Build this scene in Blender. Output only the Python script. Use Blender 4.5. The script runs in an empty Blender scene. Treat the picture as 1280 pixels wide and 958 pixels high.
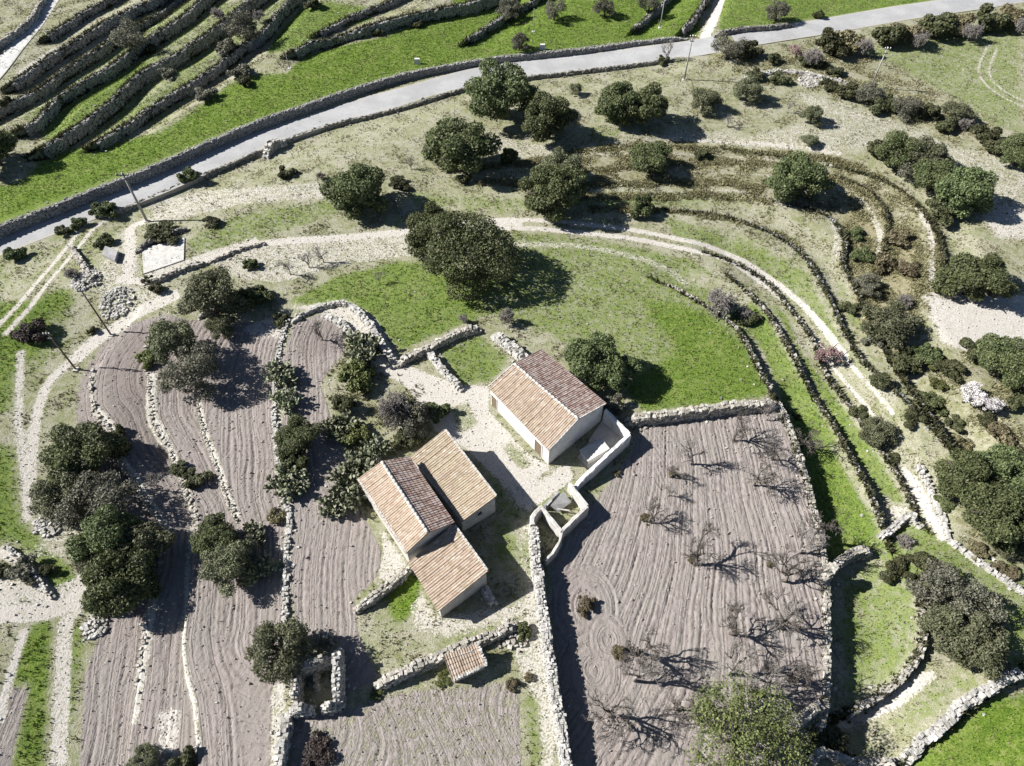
import bpy, math, random
import numpy as np
rng = np.random.default_rng(7)
random.seed(7)
sc = bpy.context.scene
COL = sc.collection

# ------------------------------------------------------------------ camera
F, PITCH, CH = 887.0, math.radians(52.5), 55.0
SP, CP = math.sin(PITCH), math.cos(PITCH)

def ray_at(px, py, z=0.0):
    u = (px-640)/F; v = (py-479)/F
    d = np.array([u, CP-v*SP, -SP-v*CP])
    return np.array([0, 0, CH]) + d*((z-CH)/d[2])

def project(X, Y, Z):
    dz = Z-CH
    w = Y*CP-dz*SP
    up = Y*SP+dz*CP
    w = np.where(w < 1, 1, w)
    return 640+F*X/w, 479-F*up/w, w

# ------------------------------------------------------------------ terrain height
TERR = []       # terraces: world polyline, drop on the right-hand side, recovery length

def base_h(X, Y):
    return (0.18*np.sin(X*0.11+1.3)*np.cos(Y*0.09) + 0.10*np.sin(X*0.23-Y*0.17)) * np.clip((np.hypot(X, Y-32)-14)/14, 0, 1)

def poly_sd(P, X, Y):
    """signed distance (positive on the right of travel) and end overrun"""
    best = np.full(X.shape, 1e9); sgn = np.zeros(X.shape); over = np.zeros(X.shape); bp = np.zeros(X.shape)
    tt = np.zeros(X.shape)
    n = len(P)-1
    for i in range(n):
        a, b = P[i], P[i+1]; e = b-a; L = math.hypot(*e)
        if L < 1e-6: continue
        e = e/L
        rx, ry = X-a[0], Y-a[1]
        t = rx*e[0]+ry*e[1]; c = rx*e[1]-ry*e[0]      # right positive
        tc = np.clip(t, 0, L)
        d = np.hypot(rx-tc*e[0], ry-tc*e[1])
        m = (d < best-1e-4) | ((np.abs(d-best) <= 1e-4) & (np.abs(c) > bp))
        best = np.where(m, d, best); sgn = np.where(m, np.sign(c), sgn); bp = np.where(m, np.abs(c), bp)
        ov = np.zeros(X.shape)
        if i == 0: ov = np.maximum(ov, -t)
        if i == n-1: ov = np.maximum(ov, t-L)
        over = np.where(m, ov, over)
        tt = np.where(m, (i+tc/L)/n, tt)
    return best*sgn, over, tt

def sstep(a, b, x):
    t = np.clip((x-a)/(b-a), 0, 1); return t*t*(3-2*t)

def hf(X, Y):
    X = np.asarray(X, float); Y = np.asarray(Y, float)
    shp = X.shape; X = X.ravel(); Y = Y.ravel()
    Z = base_h(X, Y)
    for P, d0, d1, L, lo, hi in TERR:
        k = np.nonzero((X > lo[0]) & (X < hi[0]) & (Y > lo[1]) & (Y < hi[1]))[0]
        if len(k) == 0: continue
        s, ov, tt = poly_sd(P, X[k], Y[k])
        drop = d0+(d1-d0)*tt
        Z[k] -= drop*sstep(0.0, 0.22, s)*(1-sstep(0.3*L, L, s))*(1-np.clip(ov/3.5, 0, 1))
    return Z.reshape(shp)

def at(px, py, up=0.0):
    z = 0.0
    p = ray_at(px, py, up)
    for _ in range(6):
        z = 0.5*z+0.5*float(hf(p[0:1], p[1:2])[0])
        p = ray_at(px, py, z+up)
    return p

def world(pts, up=0.0):
    return np.array([at(x, y, up)[:2] for x, y in pts])

def smooth_poly(P, step=1.0):
    """Catmull-Rom resample"""
    P = np.asarray(P, float)
    if len(P) == 2:
        n = max(2, int(np.hypot(*(P[1]-P[0]))/step)+1)
        return P[0]+(P[1]-P[0])*np.linspace(0, 1, n)[:, None]
    Q = np.vstack([2*P[0]-P[1], P, 2*P[-1]-P[-2]])
    out = []
    for i in range(1, len(Q)-2):
        n = max(2, int(np.hypot(*(Q[i+1]-Q[i])[:2])/step)+1)
        for t in np.arange(n)/n:
            out.append(0.5*((2*Q[i])+(-Q[i-1]+Q[i+1])*t+(2*Q[i-1]-5*Q[i]+4*Q[i+1]-Q[i+2])*t*t+(-Q[i-1]+3*Q[i]-3*Q[i+1]+Q[i+2])*t**3))
    out.append(P[-1])
    return np.array(out)

def terrace(pts, d0, d1=None, L=8.0):
    d1 = d0 if d1 is None else d1
    P = smooth_poly(world(pts), 1.5)
    TERR.append((P, d0, d1, L, P.min(0)-L-2, P.max(0)+L+2))
    return P

# ------------------------------------------------------------------ mesh helpers
def new_mesh(name, V, faces4=None, faces3=None, smooth=False):
    V = np.asarray(V, np.float32)
    me = bpy.data.meshes.new(name)
    me.vertices.add(len(V)); me.vertices.foreach_set('co', V.ravel())
    idx = []; tot = []
    if faces4 is not None and len(faces4):
        f = np.asarray(faces4, np.int32); idx.append(f.ravel()); tot.append(np.full(len(f), 4, np.int32))
    if faces3 is not None and len(faces3):
        f = np.asarray(faces3, np.int32); idx.append(f.ravel()); tot.append(np.full(len(f), 3, np.int32))
    idx = np.concatenate(idx); tot = np.concatenate(tot)
    me.loops.add(len(idx)); me.loops.foreach_set('vertex_index', idx)
    me.polygons.add(len(tot))
    st = np.concatenate([[0], np.cumsum(tot)[:-1]]).astype(np.int32)
    me.polygons.foreach_set('loop_start', st); me.polygons.foreach_set('loop_total', tot)
    me.polygons.foreach_set('use_smooth', np.full(len(tot), smooth, bool))
    me.update(calc_edges=True)
    return me

class MB:
    def __init__(s): s.V = []; s.Q = []; s.T = []; s.n = 0
    def add(s, V, Q=None, T=None):
        V = np.asarray(V, float)
        if Q is not None and len(Q): s.Q.append(np.asarray(Q, int)+s.n)
        if T is not None and len(T): s.T.append(np.asarray(T, int)+s.n)
        s.V.append(V); s.n += len(V)
    def mesh(s, name, smooth=False):
        return new_mesh(name, np.vstack(s.V), np.vstack(s.Q) if s.Q else None, np.vstack(s.T) if s.T else None, smooth)
    def hexa(s, b, t):
        """b, t: 4 bottom and 4 top points"""
        s.add(np.vstack([b, t]), [[3, 2, 1, 0], [4, 5, 6, 7], [0, 1, 5, 4], [1, 2, 6, 5], [2, 3, 7, 6], [3, 0, 4, 7]])
    def tube(s, pts, rad, k=6):
        pts = np.asarray(pts, float); n = len(pts)
        rad = np.broadcast_to(np.asarray(rad, float), (n,))
        d = np.gradient(pts, axis=0); d /= np.linalg.norm(d, axis=1)[:, None]+1e-9
        ref = np.array([0.3, 0.9, 0.2]) if abs(d[0, 2]) > .8 else np.array([0, 0, 1.])
        a = np.cross(d, ref); a /= np.linalg.norm(a, axis=1)[:, None]+1e-9
        b = np.cross(d, a)
        th = np.arange(k)*2*math.pi/k
        V = pts[:, None]+rad[:, None, None]*(a[:, None]*np.cos(th)[None, :, None]+b[:, None]*np.sin(th)[None, :, None])
        Q = [[i*k+j, i*k+(j+1) % k, (i+1)*k+(j+1) % k, (i+1)*k+j] for i in range(n-1) for j in range(k)]
        T = [[0, j+1, j] for j in range(1, k-1)]+[[(n-1)*k, (n-1)*k+j, (n-1)*k+j+1] for j in range(1, k-1)]
        s.add(V.reshape(-1, 3), Q, T)

def link(name, me, mat, parent=None, loc=None):
    o = bpy.data.objects.new(name, me); COL.objects.link(o)
    if mat is not None and not me.materials: me.materials.append(mat)
    if parent is not None: o.parent = parent
    if loc is not None: o.location = loc
    return o

def tag(o, label, cat, group=None):
    o['label'] = label; o['category'] = cat
    if group: o['group'] = group
    return o

def empty(name, loc, label, cat, group=None):
    o = bpy.data.objects.new(name, None); COL.objects.link(o); o.location = loc; o.empty_display_size = 0.3
    return tag(o, label, cat, group)

# stones ----------------------------------------------------------
CUBE = np.array([[-1, -1, -1], [1, -1, -1], [1, 1, -1], [-1, 1, -1], [-1, -1, 1], [1, -1, 1], [1, 1, 1], [-1, 1, 1]], float)*0.5
CUBEF = np.array([[3, 2, 1, 0], [4, 5, 6, 7], [0, 1, 5, 4], [1, 2, 6, 5], [2, 3, 7, 6], [3, 0, 4, 7]])
def stones(C, S, yaw, jit=0.16, tilt=0.12):
    C = np.asarray(C, float); n = len(C)
    V = CUBE[None]*(1+rng.uniform(-jit*1.6, jit*1.6, (n, 8, 3)))*np.asarray(S)[:, None, :]
    V[:, 4:, :2] *= rng.uniform(.72, 1.0, (n, 1, 2))
    ax = rng.normal(0, tilt, (n, 1, 2))
    V[:, :, 2] += V[:, :, 0]*ax[:, :, 0]+V[:, :, 1]*ax[:, :, 1]
    c, s = np.cos(yaw)[:, None], np.sin(yaw)[:, None]
    W = np.stack([V[:, :, 0]*c-V[:, :, 1]*s, V[:, :, 0]*s+V[:, :, 1]*c, V[:, :, 2]], -1)+C[:, None]
    Fq = CUBEF[None]+(np.arange(n)*8)[:, None, None]
    return W.reshape(-1, 3), Fq.reshape(-1, 4)

def resample(P, ds):
    P = np.asarray(P, float)
    seg = np.hypot(*np.diff(P[:, :2], axis=0).T); L = np.concatenate([[0], np.cumsum(seg)])
    n = max(2, int(L[-1]/ds)+1); t = np.linspace(0, L[-1], n)
    return np.stack([np.interp(t, L, P[:, k]) for k in range(P.shape[1])], 1)

WALLS = []
def stone_wall(P, h, w, label, mat, size=0.30, rough=0.10, gaps=0.0, group='dry stone walls', name='dry_stone_wall', drop_rows=9, hvar=None):
    """P world centre line of the top, h above the higher ground"""
    R = resample(P, size*0.92)
    n = len(R)
    T = np.gradient(R[:, :2], axis=0); T /= np.linalg.norm(T, axis=1)[:, None]+1e-9
    N = np.stack([-T[:, 1], T[:, 0]], 1)
    off = w/2+0.25
    zl = hf(*(R[:, :2]+N*off).T); zr = hf(*(R[:, :2]-N*off).T)
    zlo, zhi = np.minimum(zl, zr), np.maximum(zl, zr)
    x = np.arange(n)
    ph = rng.uniform(0, 6, 3)
    wob = (np.sin(x*.13+ph[0])*.5+np.sin(x*.41+ph[1])*.35+np.sin(x*.9+ph[2])*.2)
    H = h*(1+0.28*wob) if hvar is None else h+hvar*wob
    edge = np.minimum(x, n-1-x)
    H = H*np.clip(.35+edge/4, 0, 1)
    ztop = zhi+np.maximum(H, 0.05)
    R2 = R[:, :2]+N*(wob*rough*.6)[:, None]
    m = MB()
    cw = w/2-0.09
    A = np.column_stack([R2+N*cw, ztop-.10]); B = np.column_stack([R2-N*cw, ztop-.10])
    A0 = np.column_stack([R2+N*cw, zlo-.35]); B0 = np.column_stack([R2-N*cw, zlo-.35])
    V = np.stack([A0, A, B, B0], 1).reshape(-1, 3)
    Q = []
    for i in range(n-1):
        for j in range(4):
            Q.append([i*4+j, i*4+(j+1) % 4, (i+1)*4+(j+1) % 4, (i+1)*4+j])
    Q += [[0, 3, 2, 1], [(n-1)*4, (n-1)*4+1, (n-1)*4+2, (n-1)*4+3]]
    m.add(V, Q)
    yaw = np.arctan2(T[:, 1], T[:, 0])
    Cs, Ss, Ys = [], [], []
    k = max(2, int(round(w/(size*.95))))
    for j in range(k):                        # cap
        o = ((j+.5)/k-.5)*w
        keep = rng.random(n) > gaps
        c = np.column_stack([R2+N*o, ztop-.05])[keep]
        c += rng.normal(0, 1, c.shape)*[.05, .05, .05]
        Cs.append(c); Ss.append(rng.uniform(.75, 1.25, (len(c), 3))*[size, w/k*1.05, size*.75]); Ys.append(yaw[keep])
    dz = size*.72
    for sgn, zz in ((1, zl), (-1, zr)):       # faces
        for r in range(1, drop_rows):
            z = ztop-.05-r*dz
            keep = (z > zz-.2) & (rng.random(n) > gaps*.7)
            if not keep.any(): continue
            c = np.column_stack([R2+N*sgn*(w/2-.07+r*.012), z])[keep]
            c += rng.normal(0, 1, c.shape)*[.04, .04, .03]
            Cs.append(c); Ss.append(rng.uniform(.75, 1.2, (len(c), 3))*[size*1.02, size*.7, dz*1.02]); Ys.append(yaw[keep])
    # fallen stones at the foot
    f = rng.random(n) < .22
    if f.any():
        sg = np.where(rng.random(f.sum()) < .5, 1, -1)
        d = w/2+rng.exponential(.45, f.sum())+.1
        xy = R2[f]+N[f]*(sg*d)[:, None]
        c = np.column_stack([xy, hf(*xy.T)+.04])
        Cs.append(c); Ss.append(rng.uniform(.35, .9, (len(c), 3))*[size, size, size*.7]); Ys.append(rng.uniform(0, 6, len(c)))
    C = np.vstack(Cs); S = np.vstack(Ss); Y = np.concatenate(Ys)+rng.normal(0, .15, len(C))
    m.add(*stones(C, S, Y))
    o = link(name, m.mesh(name), mat)
    tag(o, label, 'wall', group)
    return o

# ------------------------------------------------------------------ materials
def mat_new(name):
    m = bpy.data.materials.new(name); m.use_nodes = True
    nt = m.node_tree; nt.nodes.clear()
    return m, nt

class NT:
    def __init__(s, nt): s.nt = nt
    def n(s, typ, **kw):
        nd = s.nt.nodes.new(typ)
        for k, v in kw.items(): setattr(nd, k, v)
        return nd
    def L(s, a, b): s.nt.links.new(a, b)
    def val(s, sock, v):
        if hasattr(v, 'node'): s.L(v, sock)
        elif isinstance(v, (tuple, list)): sock.default_value = (*v, 1.0) if len(v) == 3 and sock.type == 'RGBA' else v
        else: sock.default_value = v
    def math(s, op, a, b=0.0, c=0.0, clamp=False):
        nd = s.n('ShaderNodeMath', operation=op); nd.use_clamp = clamp
        s.val(nd.inputs[0], a); s.val(nd.inputs[1], b); s.val(nd.inputs[2], c)
        return nd.outputs[0]
    def mix(s, f, a, b, blend='MIX'):
        nd = s.n('ShaderNodeMix', data_type='RGBA', blend_type=blend)
        s.val(nd.inputs[0], f); s.val(nd.inputs[6], a); s.val(nd.inputs[7], b)
        return nd.outputs[2]
    def noise(s, vec, scale, detail=3, rough=.55, dist=0.0):
        nd = s.n('ShaderNodeTexNoise'); nd.inputs['Scale'].default_value = scale
        nd.inputs['Detail'].default_value = detail; nd.inputs['Roughness'].default_value = rough
        nd.inputs['Distortion'].default_value = dist
        s.L(vec, nd.inputs['Vector'])
        return nd.outputs[0]
    def ss(s, x, a, b):
        nd = s.n('ShaderNodeMapRange', interpolation_type='SMOOTHSTEP')
        s.val(nd.inputs[0], x); s.val(nd.inputs[1], a); s.val(nd.inputs[2], b)
        return nd.outputs[0]
    def ramp(s, x, stops):
        nd = s.n('ShaderNodeValToRGB'); cr = nd.color_ramp
        while len(cr.elements) < len(stops): cr.elements.new(.5)
        for e, (p, c) in zip(cr.elements, stops): e.position = p; e.color = (*c, 1)
        s.val(nd.inputs[0], x)
        return nd.outputs[0]
    def attr(s, name, fac=True):
        nd = s.n('ShaderNodeAttribute', attribute_name=name)
        return nd.outputs['Fac'] if fac else nd.outputs['Color']
    def bump(s, h, dist=.05, strength=1.0, prev=None):
        nd = s.n('ShaderNodeBump'); nd.inputs['Strength'].default_value = strength; nd.inputs['Distance'].default_value = dist
        s.L(h, nd.inputs['Height'])
        if prev is not None: s.L(prev, nd.inputs['Normal'])
        return nd.outputs[0]
    def out(s, color, rough=.9, spec=.15, normal=None, trans=None):
        b = s.n('ShaderNodeBsdfPrincipled')
        s.val(b.inputs['Base Color'], color); s.val(b.inputs['Roughness'], rough)
        b.inputs['Specular IOR Level'].default_value = spec
        if normal is not None: s.L(normal, b.inputs['Normal'])
        o = s.n('ShaderNodeOutputMaterial')
        if trans is not None:
            t = s.n('ShaderNodeBsdfTranslucent'); s.val(t.inputs[0], color)
            mx = s.n('ShaderNodeMixShader'); mx.inputs[0].default_value = trans
            s.L(b.outputs[0], mx.inputs[1]); s.L(t.outputs[0], mx.inputs[2]); s.L(mx.outputs[0], o.inputs[0])
        else:
            s.L(b.outputs[0], o.inputs[0])
        return b
    def pos(s): return s.n('ShaderNodeNewGeometry').outputs['Position']
    def objc(s): return s.n('ShaderNodeTexCoord').outputs['Object']
    def island(s): return s.n('ShaderNodeNewGeometry').outputs['Random Per Island']
    def objrand(s): return s.n('ShaderNodeObjectInfo').outputs['Random']

def leaf_mat(name, c0, c1, c2, trans=.22):
    m, nt = mat_new(name); s = NT(nt)
    r = s.island(); o = s.objrand()
    col = s.ramp(r, [(0, c0), (.55, c1), (1, c2)])
    n = s.noise(s.pos(), .9, 3)
    col = s.mix(s.ss(n, .4, .65), col, s.mix(.5, col, c2))
    hs = s.n('ShaderNodeHueSaturation'); s.L(col, hs.inputs['Color'])
    s.L(s.math('MULTIPLY_ADD', o, .03, .485), hs.inputs['Hue'])
    s.L(s.math('MULTIPLY_ADD', o, .5, .75), hs.inputs['Value'])
    s.out(hs.outputs[0], .55, .25, None, trans)
    return m

def plain_mat(name, c0, c1, scale=6, rough=.85, spec=.2, bump=.01, isl=False):
    m, nt = mat_new(name); s = NT(nt)
    p = s.pos(); n = s.noise(p, scale, 5, .65)
    f = s.ss(n, .3, .7)
    if isl: f = s.math('MULTIPLY_ADD', s.math('SUBTRACT', s.island(), .5), .9, f, True)
    s.out(s.mix(f, c0, c1), rough, spec, s.bump(n, bump))
    return m

M = {}
M['evergreen'] = leaf_mat('carob_leaf', (.033, .047, .018), (.082, .106, .040), (.182, .206, .092))
M['olive'] = leaf_mat('olive_leaf', (.058, .066, .032), (.115, .122, .062), (.20, .205, .125))
M['grey'] = leaf_mat('grey_leaf', (.068, .068, .045), (.135, .132, .092), (.23, .225, .17))
M['bright'] = leaf_mat('bright_leaf', (.040, .054, .015), (.095, .112, .031), (.195, .205, .08))
M['shrub'] = leaf_mat('shrub_leaf', (.036, .042, .018), (.070, .078, .034), (.12, .12, .06))
M['brown'] = leaf_mat('dry_leaf', (.065, .056, .030), (.14, .120, .066), (.24, .21, .125))
M['purple'] = leaf_mat('purple_leaf', (.022, .017, .016), (.045, .033, .030), (.075, .056, .05))
M['petal'] = leaf_mat('white_petal', (.42, .39, .37), (.58, .55, .53), (.72, .69, .68), .1)
M['pink'] = leaf_mat('pink_petal', (.20, .12, .12), (.30, .19, .18), (.36, .27, .25), .1)
M['bark'] = plain_mat('bark', (.055, .045, .036), (.13, .11, .09), 9)
M['twig'] = plain_mat('grey_twig', (.16, .145, .13), (.31, .285, .26), 5)
M['darktwig'] = plain_mat('dark_twig', (.085, .072, .062), (.18, .16, .14), 5)

def stone_mat(name, c0, c1, c2, lich=(.16, .15, .12), lf=.55):
    m, nt = mat_new(name); s = NT(nt)
    p = s.pos(); r = s.island()
    col = s.ramp(r, [(0, c0), (.5, c1), (1, c2)])
    n = s.noise(p, 7, 5, .7); n2 = s.noise(p, 1.1, 3)
    col = s.mix(s.math('MULTIPLY', s.ss(n, .50, .68), lf), col, lich)
    col = s.mix(s.math('MULTIPLY', s.ss(n2, .45, .7), .45), col, (.20, .19, .165))
    s.out(col, .95, .1, s.bump(n, .05))
    return m
M['stone'] = stone_mat('limestone_wall', (.27, .25, .21), (.40, .375, .325), (.56, .53, .48))
M['palestone'] = stone_mat('pale_limestone', (.32, .31, .28), (.44, .425, .395), (.57, .55, .515), (.20, .195, .17), .55)
M['greystone'] = stone_mat('grey_stone', (.20, .198, .19), (.27, .265, .255), (.36, .355, .34), (.15, .148, .13), .6)
M['darkstone'] = stone_mat('weathered_stone', (.15, .145, .13), (.24, .23, .205), (.36, .345, .31), (.10, .10, .075), .7)

def plaster_mat(name, c0, c1, grime=(.30, .28, .24)):
    m, nt = mat_new(name); s = NT(nt)
    p = s.pos(); n = s.noise(p, 1.6, 5, .65); n2 = s.noise(p, 11, 4, .6)
    col = s.mix(s.ss(n, .35, .65), c0, c1)
    col = s.mix(s.math('MULTIPLY', s.ss(n2, .52, .66), .6), col, grime)
    n3 = s.noise(p, .7, 5, .7); col = s.mix(s.math('MULTIPLY', s.ss(n3, .5, .7), .5), col, grime)
    s.out(col, .92, .12, s.bump(n2, .03))
    return m
M['plaster'] = plaster_mat('old_plaster', (.43, .41, .375), (.53, .51, .475), (.24, .23, .205))
M['white'] = plaster_mat('lime_plaster', (.55, .54, .52), (.66, .65, .63), (.38, .37, .34))
M['concrete'] = plaster_mat('pale_concrete', (.44, .43, .40), (.55, .535, .505), (.33, .31, .28))
M['greyconcrete'] = plaster_mat('grey_concrete', (.26, .255, .25), (.34, .335, .33), (.2, .19, .18))

def tile_mat(name, ramp, moss=.25, dark=1.0):
    m, nt = mat_new(name); s = NT(nt)
    u, v = s.attr('tu'), s.attr('tv')
    cv = s.n('ShaderNodeCombineXYZ')
    s.L(s.math('FLOOR', u), cv.inputs[0]); s.L(s.math('FLOOR', v), cv.inputs[1])
    wn = s.n('ShaderNodeTexWhiteNoise', noise_dimensions='3D'); s.L(cv.outputs[0], wn.inputs['Vector'])
    col = s.ramp(wn.outputs[0], ramp)
    p = s.pos(); n = s.noise(p, .8, 3); n2 = s.noise(p, 9, 4, .7)
    col = s.mix(s.math('MULTIPLY', s.ss(n, .45, .68), moss), col, (.36, .31, .20))
    col = s.mix(s.math('MULTIPLY', s.ss(n2, .50, .68), .55), col, (.22, .185, .15))
    n3 = s.noise(p, 2.6, 5, .75); col = s.mix(s.math('MULTIPLY', s.ss(n3, .54, .68), .55), col, (.50, .46, .40)); col = s.mix(s.math('MULTIPLY', s.ss(n3, .48, .34), .55), col, (.20, .155, .115))
    s.out(col, .9, .12, s.bump(n2, .02))
    return m
TR = [(0, (.315, .235, .175)), (.25, (.385, .295, .225)), (.5, (.42, .335, .26)), (.75, (.35, .27, .205)), (.92, (.44, .37, .30)), (1, (.52, .46, .39))]
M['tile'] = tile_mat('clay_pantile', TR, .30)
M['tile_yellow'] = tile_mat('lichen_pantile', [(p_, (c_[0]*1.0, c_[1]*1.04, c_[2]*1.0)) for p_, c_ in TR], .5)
M['tile_shaded'] = tile_mat('shaded_pantile', [(0, (.20, .12, .10)), (.3, (.29, .20, .17)), (.6, (.36, .28, .25)), (1, (.42, .36, .33))], .15)  # darker pantile copy: shade painted into the slopes turned from the sun
M['wood'] = plain_mat('weathered_wood', (.10, .075, .05), (.22, .17, .12), 8)
M['pole'] = plain_mat('pole_grey', (.26, .25, .235), (.36, .345, .32), 3)
M['polewood'] = plain_mat('pole_brown', (.08, .062, .05), (.16, .13, .105), 6)
M['iron'] = plain_mat('dark_iron', (.04, .04, .045), (.09, .09, .09), 10, .6, .4)
M['ceramic'] = plain_mat('white_ceramic', (.62, .62, .6), (.75, .75, .74), 10, .3, .5)
M['glass'] = plain_mat('dark_glass', (.02, .022, .026), (.05, .052, .055), 2, .15, .5)
M['cactus'] = leaf_mat('cactus_pad', (.065, .085, .040), (.145, .165, .09), (.32, .33, .23), .02)
# ------------------------------------------------------------------ terraces (lower side on the right of travel)
W = {}
W['road_wall'] = terrace([(-150, 340), (-60, 310), (0, 283), (100, 244), (200, 204), (300, 160), (400, 125), (500, 94), (600, 75), (700, 64), (800, 52), (872, 44)], 1.45, .5, 16)
W['road_low'] = terrace([(150, 262), (235, 226), (330, 186), (400, 159), (500, 134), (600, 105), (700, 91), (800, 79), (830, 75)], .45, .45, 6)
# right hand slope
W['R1'] = terrace([(1022, 905), (1028, 880), (1031, 800), (1030, 720), (1015, 640), (1000, 580), (985, 535), (971, 505)], 1.7, 1.7, 9)
W['R2'] = terrace([(970, 500), (956, 478), (941, 448), (926, 420), (906, 399), (880, 382), (850, 365), (835, 358)], 1.0, .4, 6)
W['R3'] = terrace([(1100, 652), (1085, 612), (1068, 582), (1052, 552), (1037, 525), (1015, 495), (1002, 468), (988, 440), (972, 412), (950, 382), (927, 360)], 1.8, .6, 7)
W['R4'] = terrace([(1140, 632), (1118, 588), (1099, 563), (1076, 530), (1055, 500), (1030, 466), (1015, 425), (983, 382), (960, 355), (930, 335), (900, 322)], .9, .5, 6)
W['R5'] = terrace([(1182, 552), (1146, 516), (1130, 500), (1096, 469), (1080, 454), (1066, 435), (1049, 403), (1037, 375), (1021, 347), (1005, 322), (983, 303), (950, 286), (900, 270), (830, 262)], 1.2, .5, 6)
W['R6'] = terrace([(1212, 580), (1165, 525), (1140, 490), (1117, 456), (1096, 419), (1080, 385), (1066, 356), (1053, 328), (1056, 302), (1047, 283), (1030, 268), (1000, 258), (960, 250)], 1.3, .4, 7)
W['R7'] = terrace([(1062, 888), (1076, 880), (1099, 866), (1130, 841), (1147, 815), (1152, 795), (1150, 758)], 1.2, .8, 6)
W['R8'] = terrace([(1118, 962), (1130, 948), (1150, 930), (1172, 912), (1200, 890), (1230, 866), (1278, 838)], .7, .7, 6)
W['S1'] = terrace([(1180, 352), (1176, 310), (1160, 272), (1120, 232), (1070, 212), (1000, 198), (900, 184), (830, 182)], .7, .4, 5)
W['S2'] = terrace([(1098, 330), (1108, 300), (1105, 262), (1080, 235), (1030, 218), (960, 210), (880, 210)], .6, .4, 5)
# left hand strips
W['L1'] = terrace([(205, 398), (186, 430), (186, 455), (188, 497), (191, 522), (204, 547), (219, 575), (232, 613), (242, 630), (244, 650), (238, 680), (233, 752), (226, 799), (232, 846), (241, 877), (247, 950), (250, 1000)], .7, .6, 16)
W['L2'] = terrace([(246, 490), (248, 506), (257, 544), (272, 582), (282, 616), (296, 645)], .45, .45, 9)
W['L3'] = terrace([(155, 412), (126, 450), (116, 480), (120, 513), (136, 531), (153, 578), (169, 597), (184, 625), (202, 650), (204, 690), (191, 745), (183, 783), (179, 815), (169, 877), (160, 945), (155, 1000)], .7, .7, 16)
W['L4'] = terrace([(362, 400), (354, 425), (350, 452), (346, 480), (345, 520), (349, 560), (354, 610), (364, 640), (362, 690), (360, 740), (357, 782)], .5, .5, 14)
# terraced hillside beyond the road
W['U1'] = terrace([(52, 186), (103, 153), (141, 125), (175, 91), (219, 69), (260, 41), (298, 12), (330, -12), (380, -50)], 1.5, 1.8, 5)
W['U2'] = terrace([(120, 178), (163, 153), (204, 125), (244, 100), (273, 81), (298, 60), (326, 41), (354, 9), (400, -35)], 1.0, 1.7, 5)
W['U3'] = terrace([(30, 160), (47, 150), (69, 125), (103, 103), (141, 81), (163, 63), (188, 47), (226, 22), (262, -8), (320, -50)], 1.2, 1.7, 5)
W['U4'] = terrace([(-20, 145), (13, 128), (47, 110), (78, 88), (110, 69), (136, 50), (170, 25), (215, -8), (260, -40)], 1.3, 1.4, 5)
W['U5'] = terrace([(15, 105), (56, 75), (91, 53), (125, 31), (158, 15), (200, -5), (250, -40)], 1.2, 1.3, 5)
W['U6'] = terrace([(60, 45), (82, 30), (110, 12), (140, -3), (190, -40)], .9, 1.0, 5)
W['U7'] = terrace([(368, 63), (406, 45), (450, 35), (488, 25), (519, 18), (597, 1), (640, -12)], 1.3, 1.7, 6)
W['U8'] = terrace([(586, 49), (620, 25), (657, 5), (690, -18)], .8, 1.5, 6)
W['U9'] = terrace([(792, 36), (816, 15), (850, -20)], .8, 1.1, 5)
W['U10'] = terrace([(852, 36), (868, 20), (882, -2), (895, -30)], 1.2, 1.3, 5)
W['U11'] = terrace([(400, 40), (440, 20), (490, 0), (540, -30)], .8, 1.0, 5)

# ------------------------------------------------------------------ ground sheet
def axis(parts):
    out = []
    for a, b, s in parts: out.append(np.arange(a, b, s))
    return np.concatenate(out)
geo = np.array([100, 112, 130, 160, 210, 300, 480, 800, 1400, 2500.])
gx = np.concatenate([-geo[::-1], axis([(-97, -38, .3), (-38, 38, .105), (38, 97, .3)]), geo])
gy = np.concatenate([[-400, -160, -70, -35, -15, -5, 1, 4], axis([(6, 62, .15), (62, 140, .3)]), 40+geo])
NX, NY = len(gx), len(gy)
GX, GY = np.meshgrid(gx, gy)
GZ = hf(GX, GY); GZ0 = GZ.copy()
PX, PY, PW = project(GX, GY, GZ)
behind = (GY < -14) | (PW < 5)
PX = np.where(behind, 1e5, PX)
PXf, PYf = PX.ravel(), PY.ravel()
ZN = {k: np.zeros(NX*NY, np.float32) for k in ('lush', 'soil', 'lime', 'scrub', 'conc', 'damp')}
furrow = np.zeros(NX*NY, np.float32)
famp = np.zeros(NX*NY, np.float32)

def inside(pts):
    P = np.array(pts, float)            # what runs out of the picture runs on beyond it
    P[:, 1] = np.where(P[:, 1] >= 1000, 1380, P[:, 1]); P[:, 0] = np.where(P[:, 0] > 1283, P[:, 0]+420, np.where(P[:, 0] <= -20, P[:, 0]-420, P[:, 0]))
    k = np.nonzero((PXf >= P[:, 0].min()) & (PXf <= P[:, 0].max()) & (PYf >= P[:, 1].min()) & (PYf <= P[:, 1].max()))[0]
    x, y = PXf[k], PYf[k]
    c = np.zeros(len(k), bool)
    j = len(P)-1
    for i in range(len(P)):
        xi, yi, xj, yj = *P[i], *P[j]
        if yi != yj:
            c ^= ((yi > y) != (yj > y)) & (x < (xj-xi)*(y-yi)/(yj-yi)+xi)
        j = i
    return k[c]
def paint(zone, pts, w=1.0, reset=True):
    k = inside(pts)
    if reset:
        for z in ZN: ZN[z][k] = 0
    ZN[zone][k] = np.maximum(ZN[zone][k], w) if not reset else w
    return k
GXf, GYf = GX.ravel(), GY.ravel()
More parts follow.
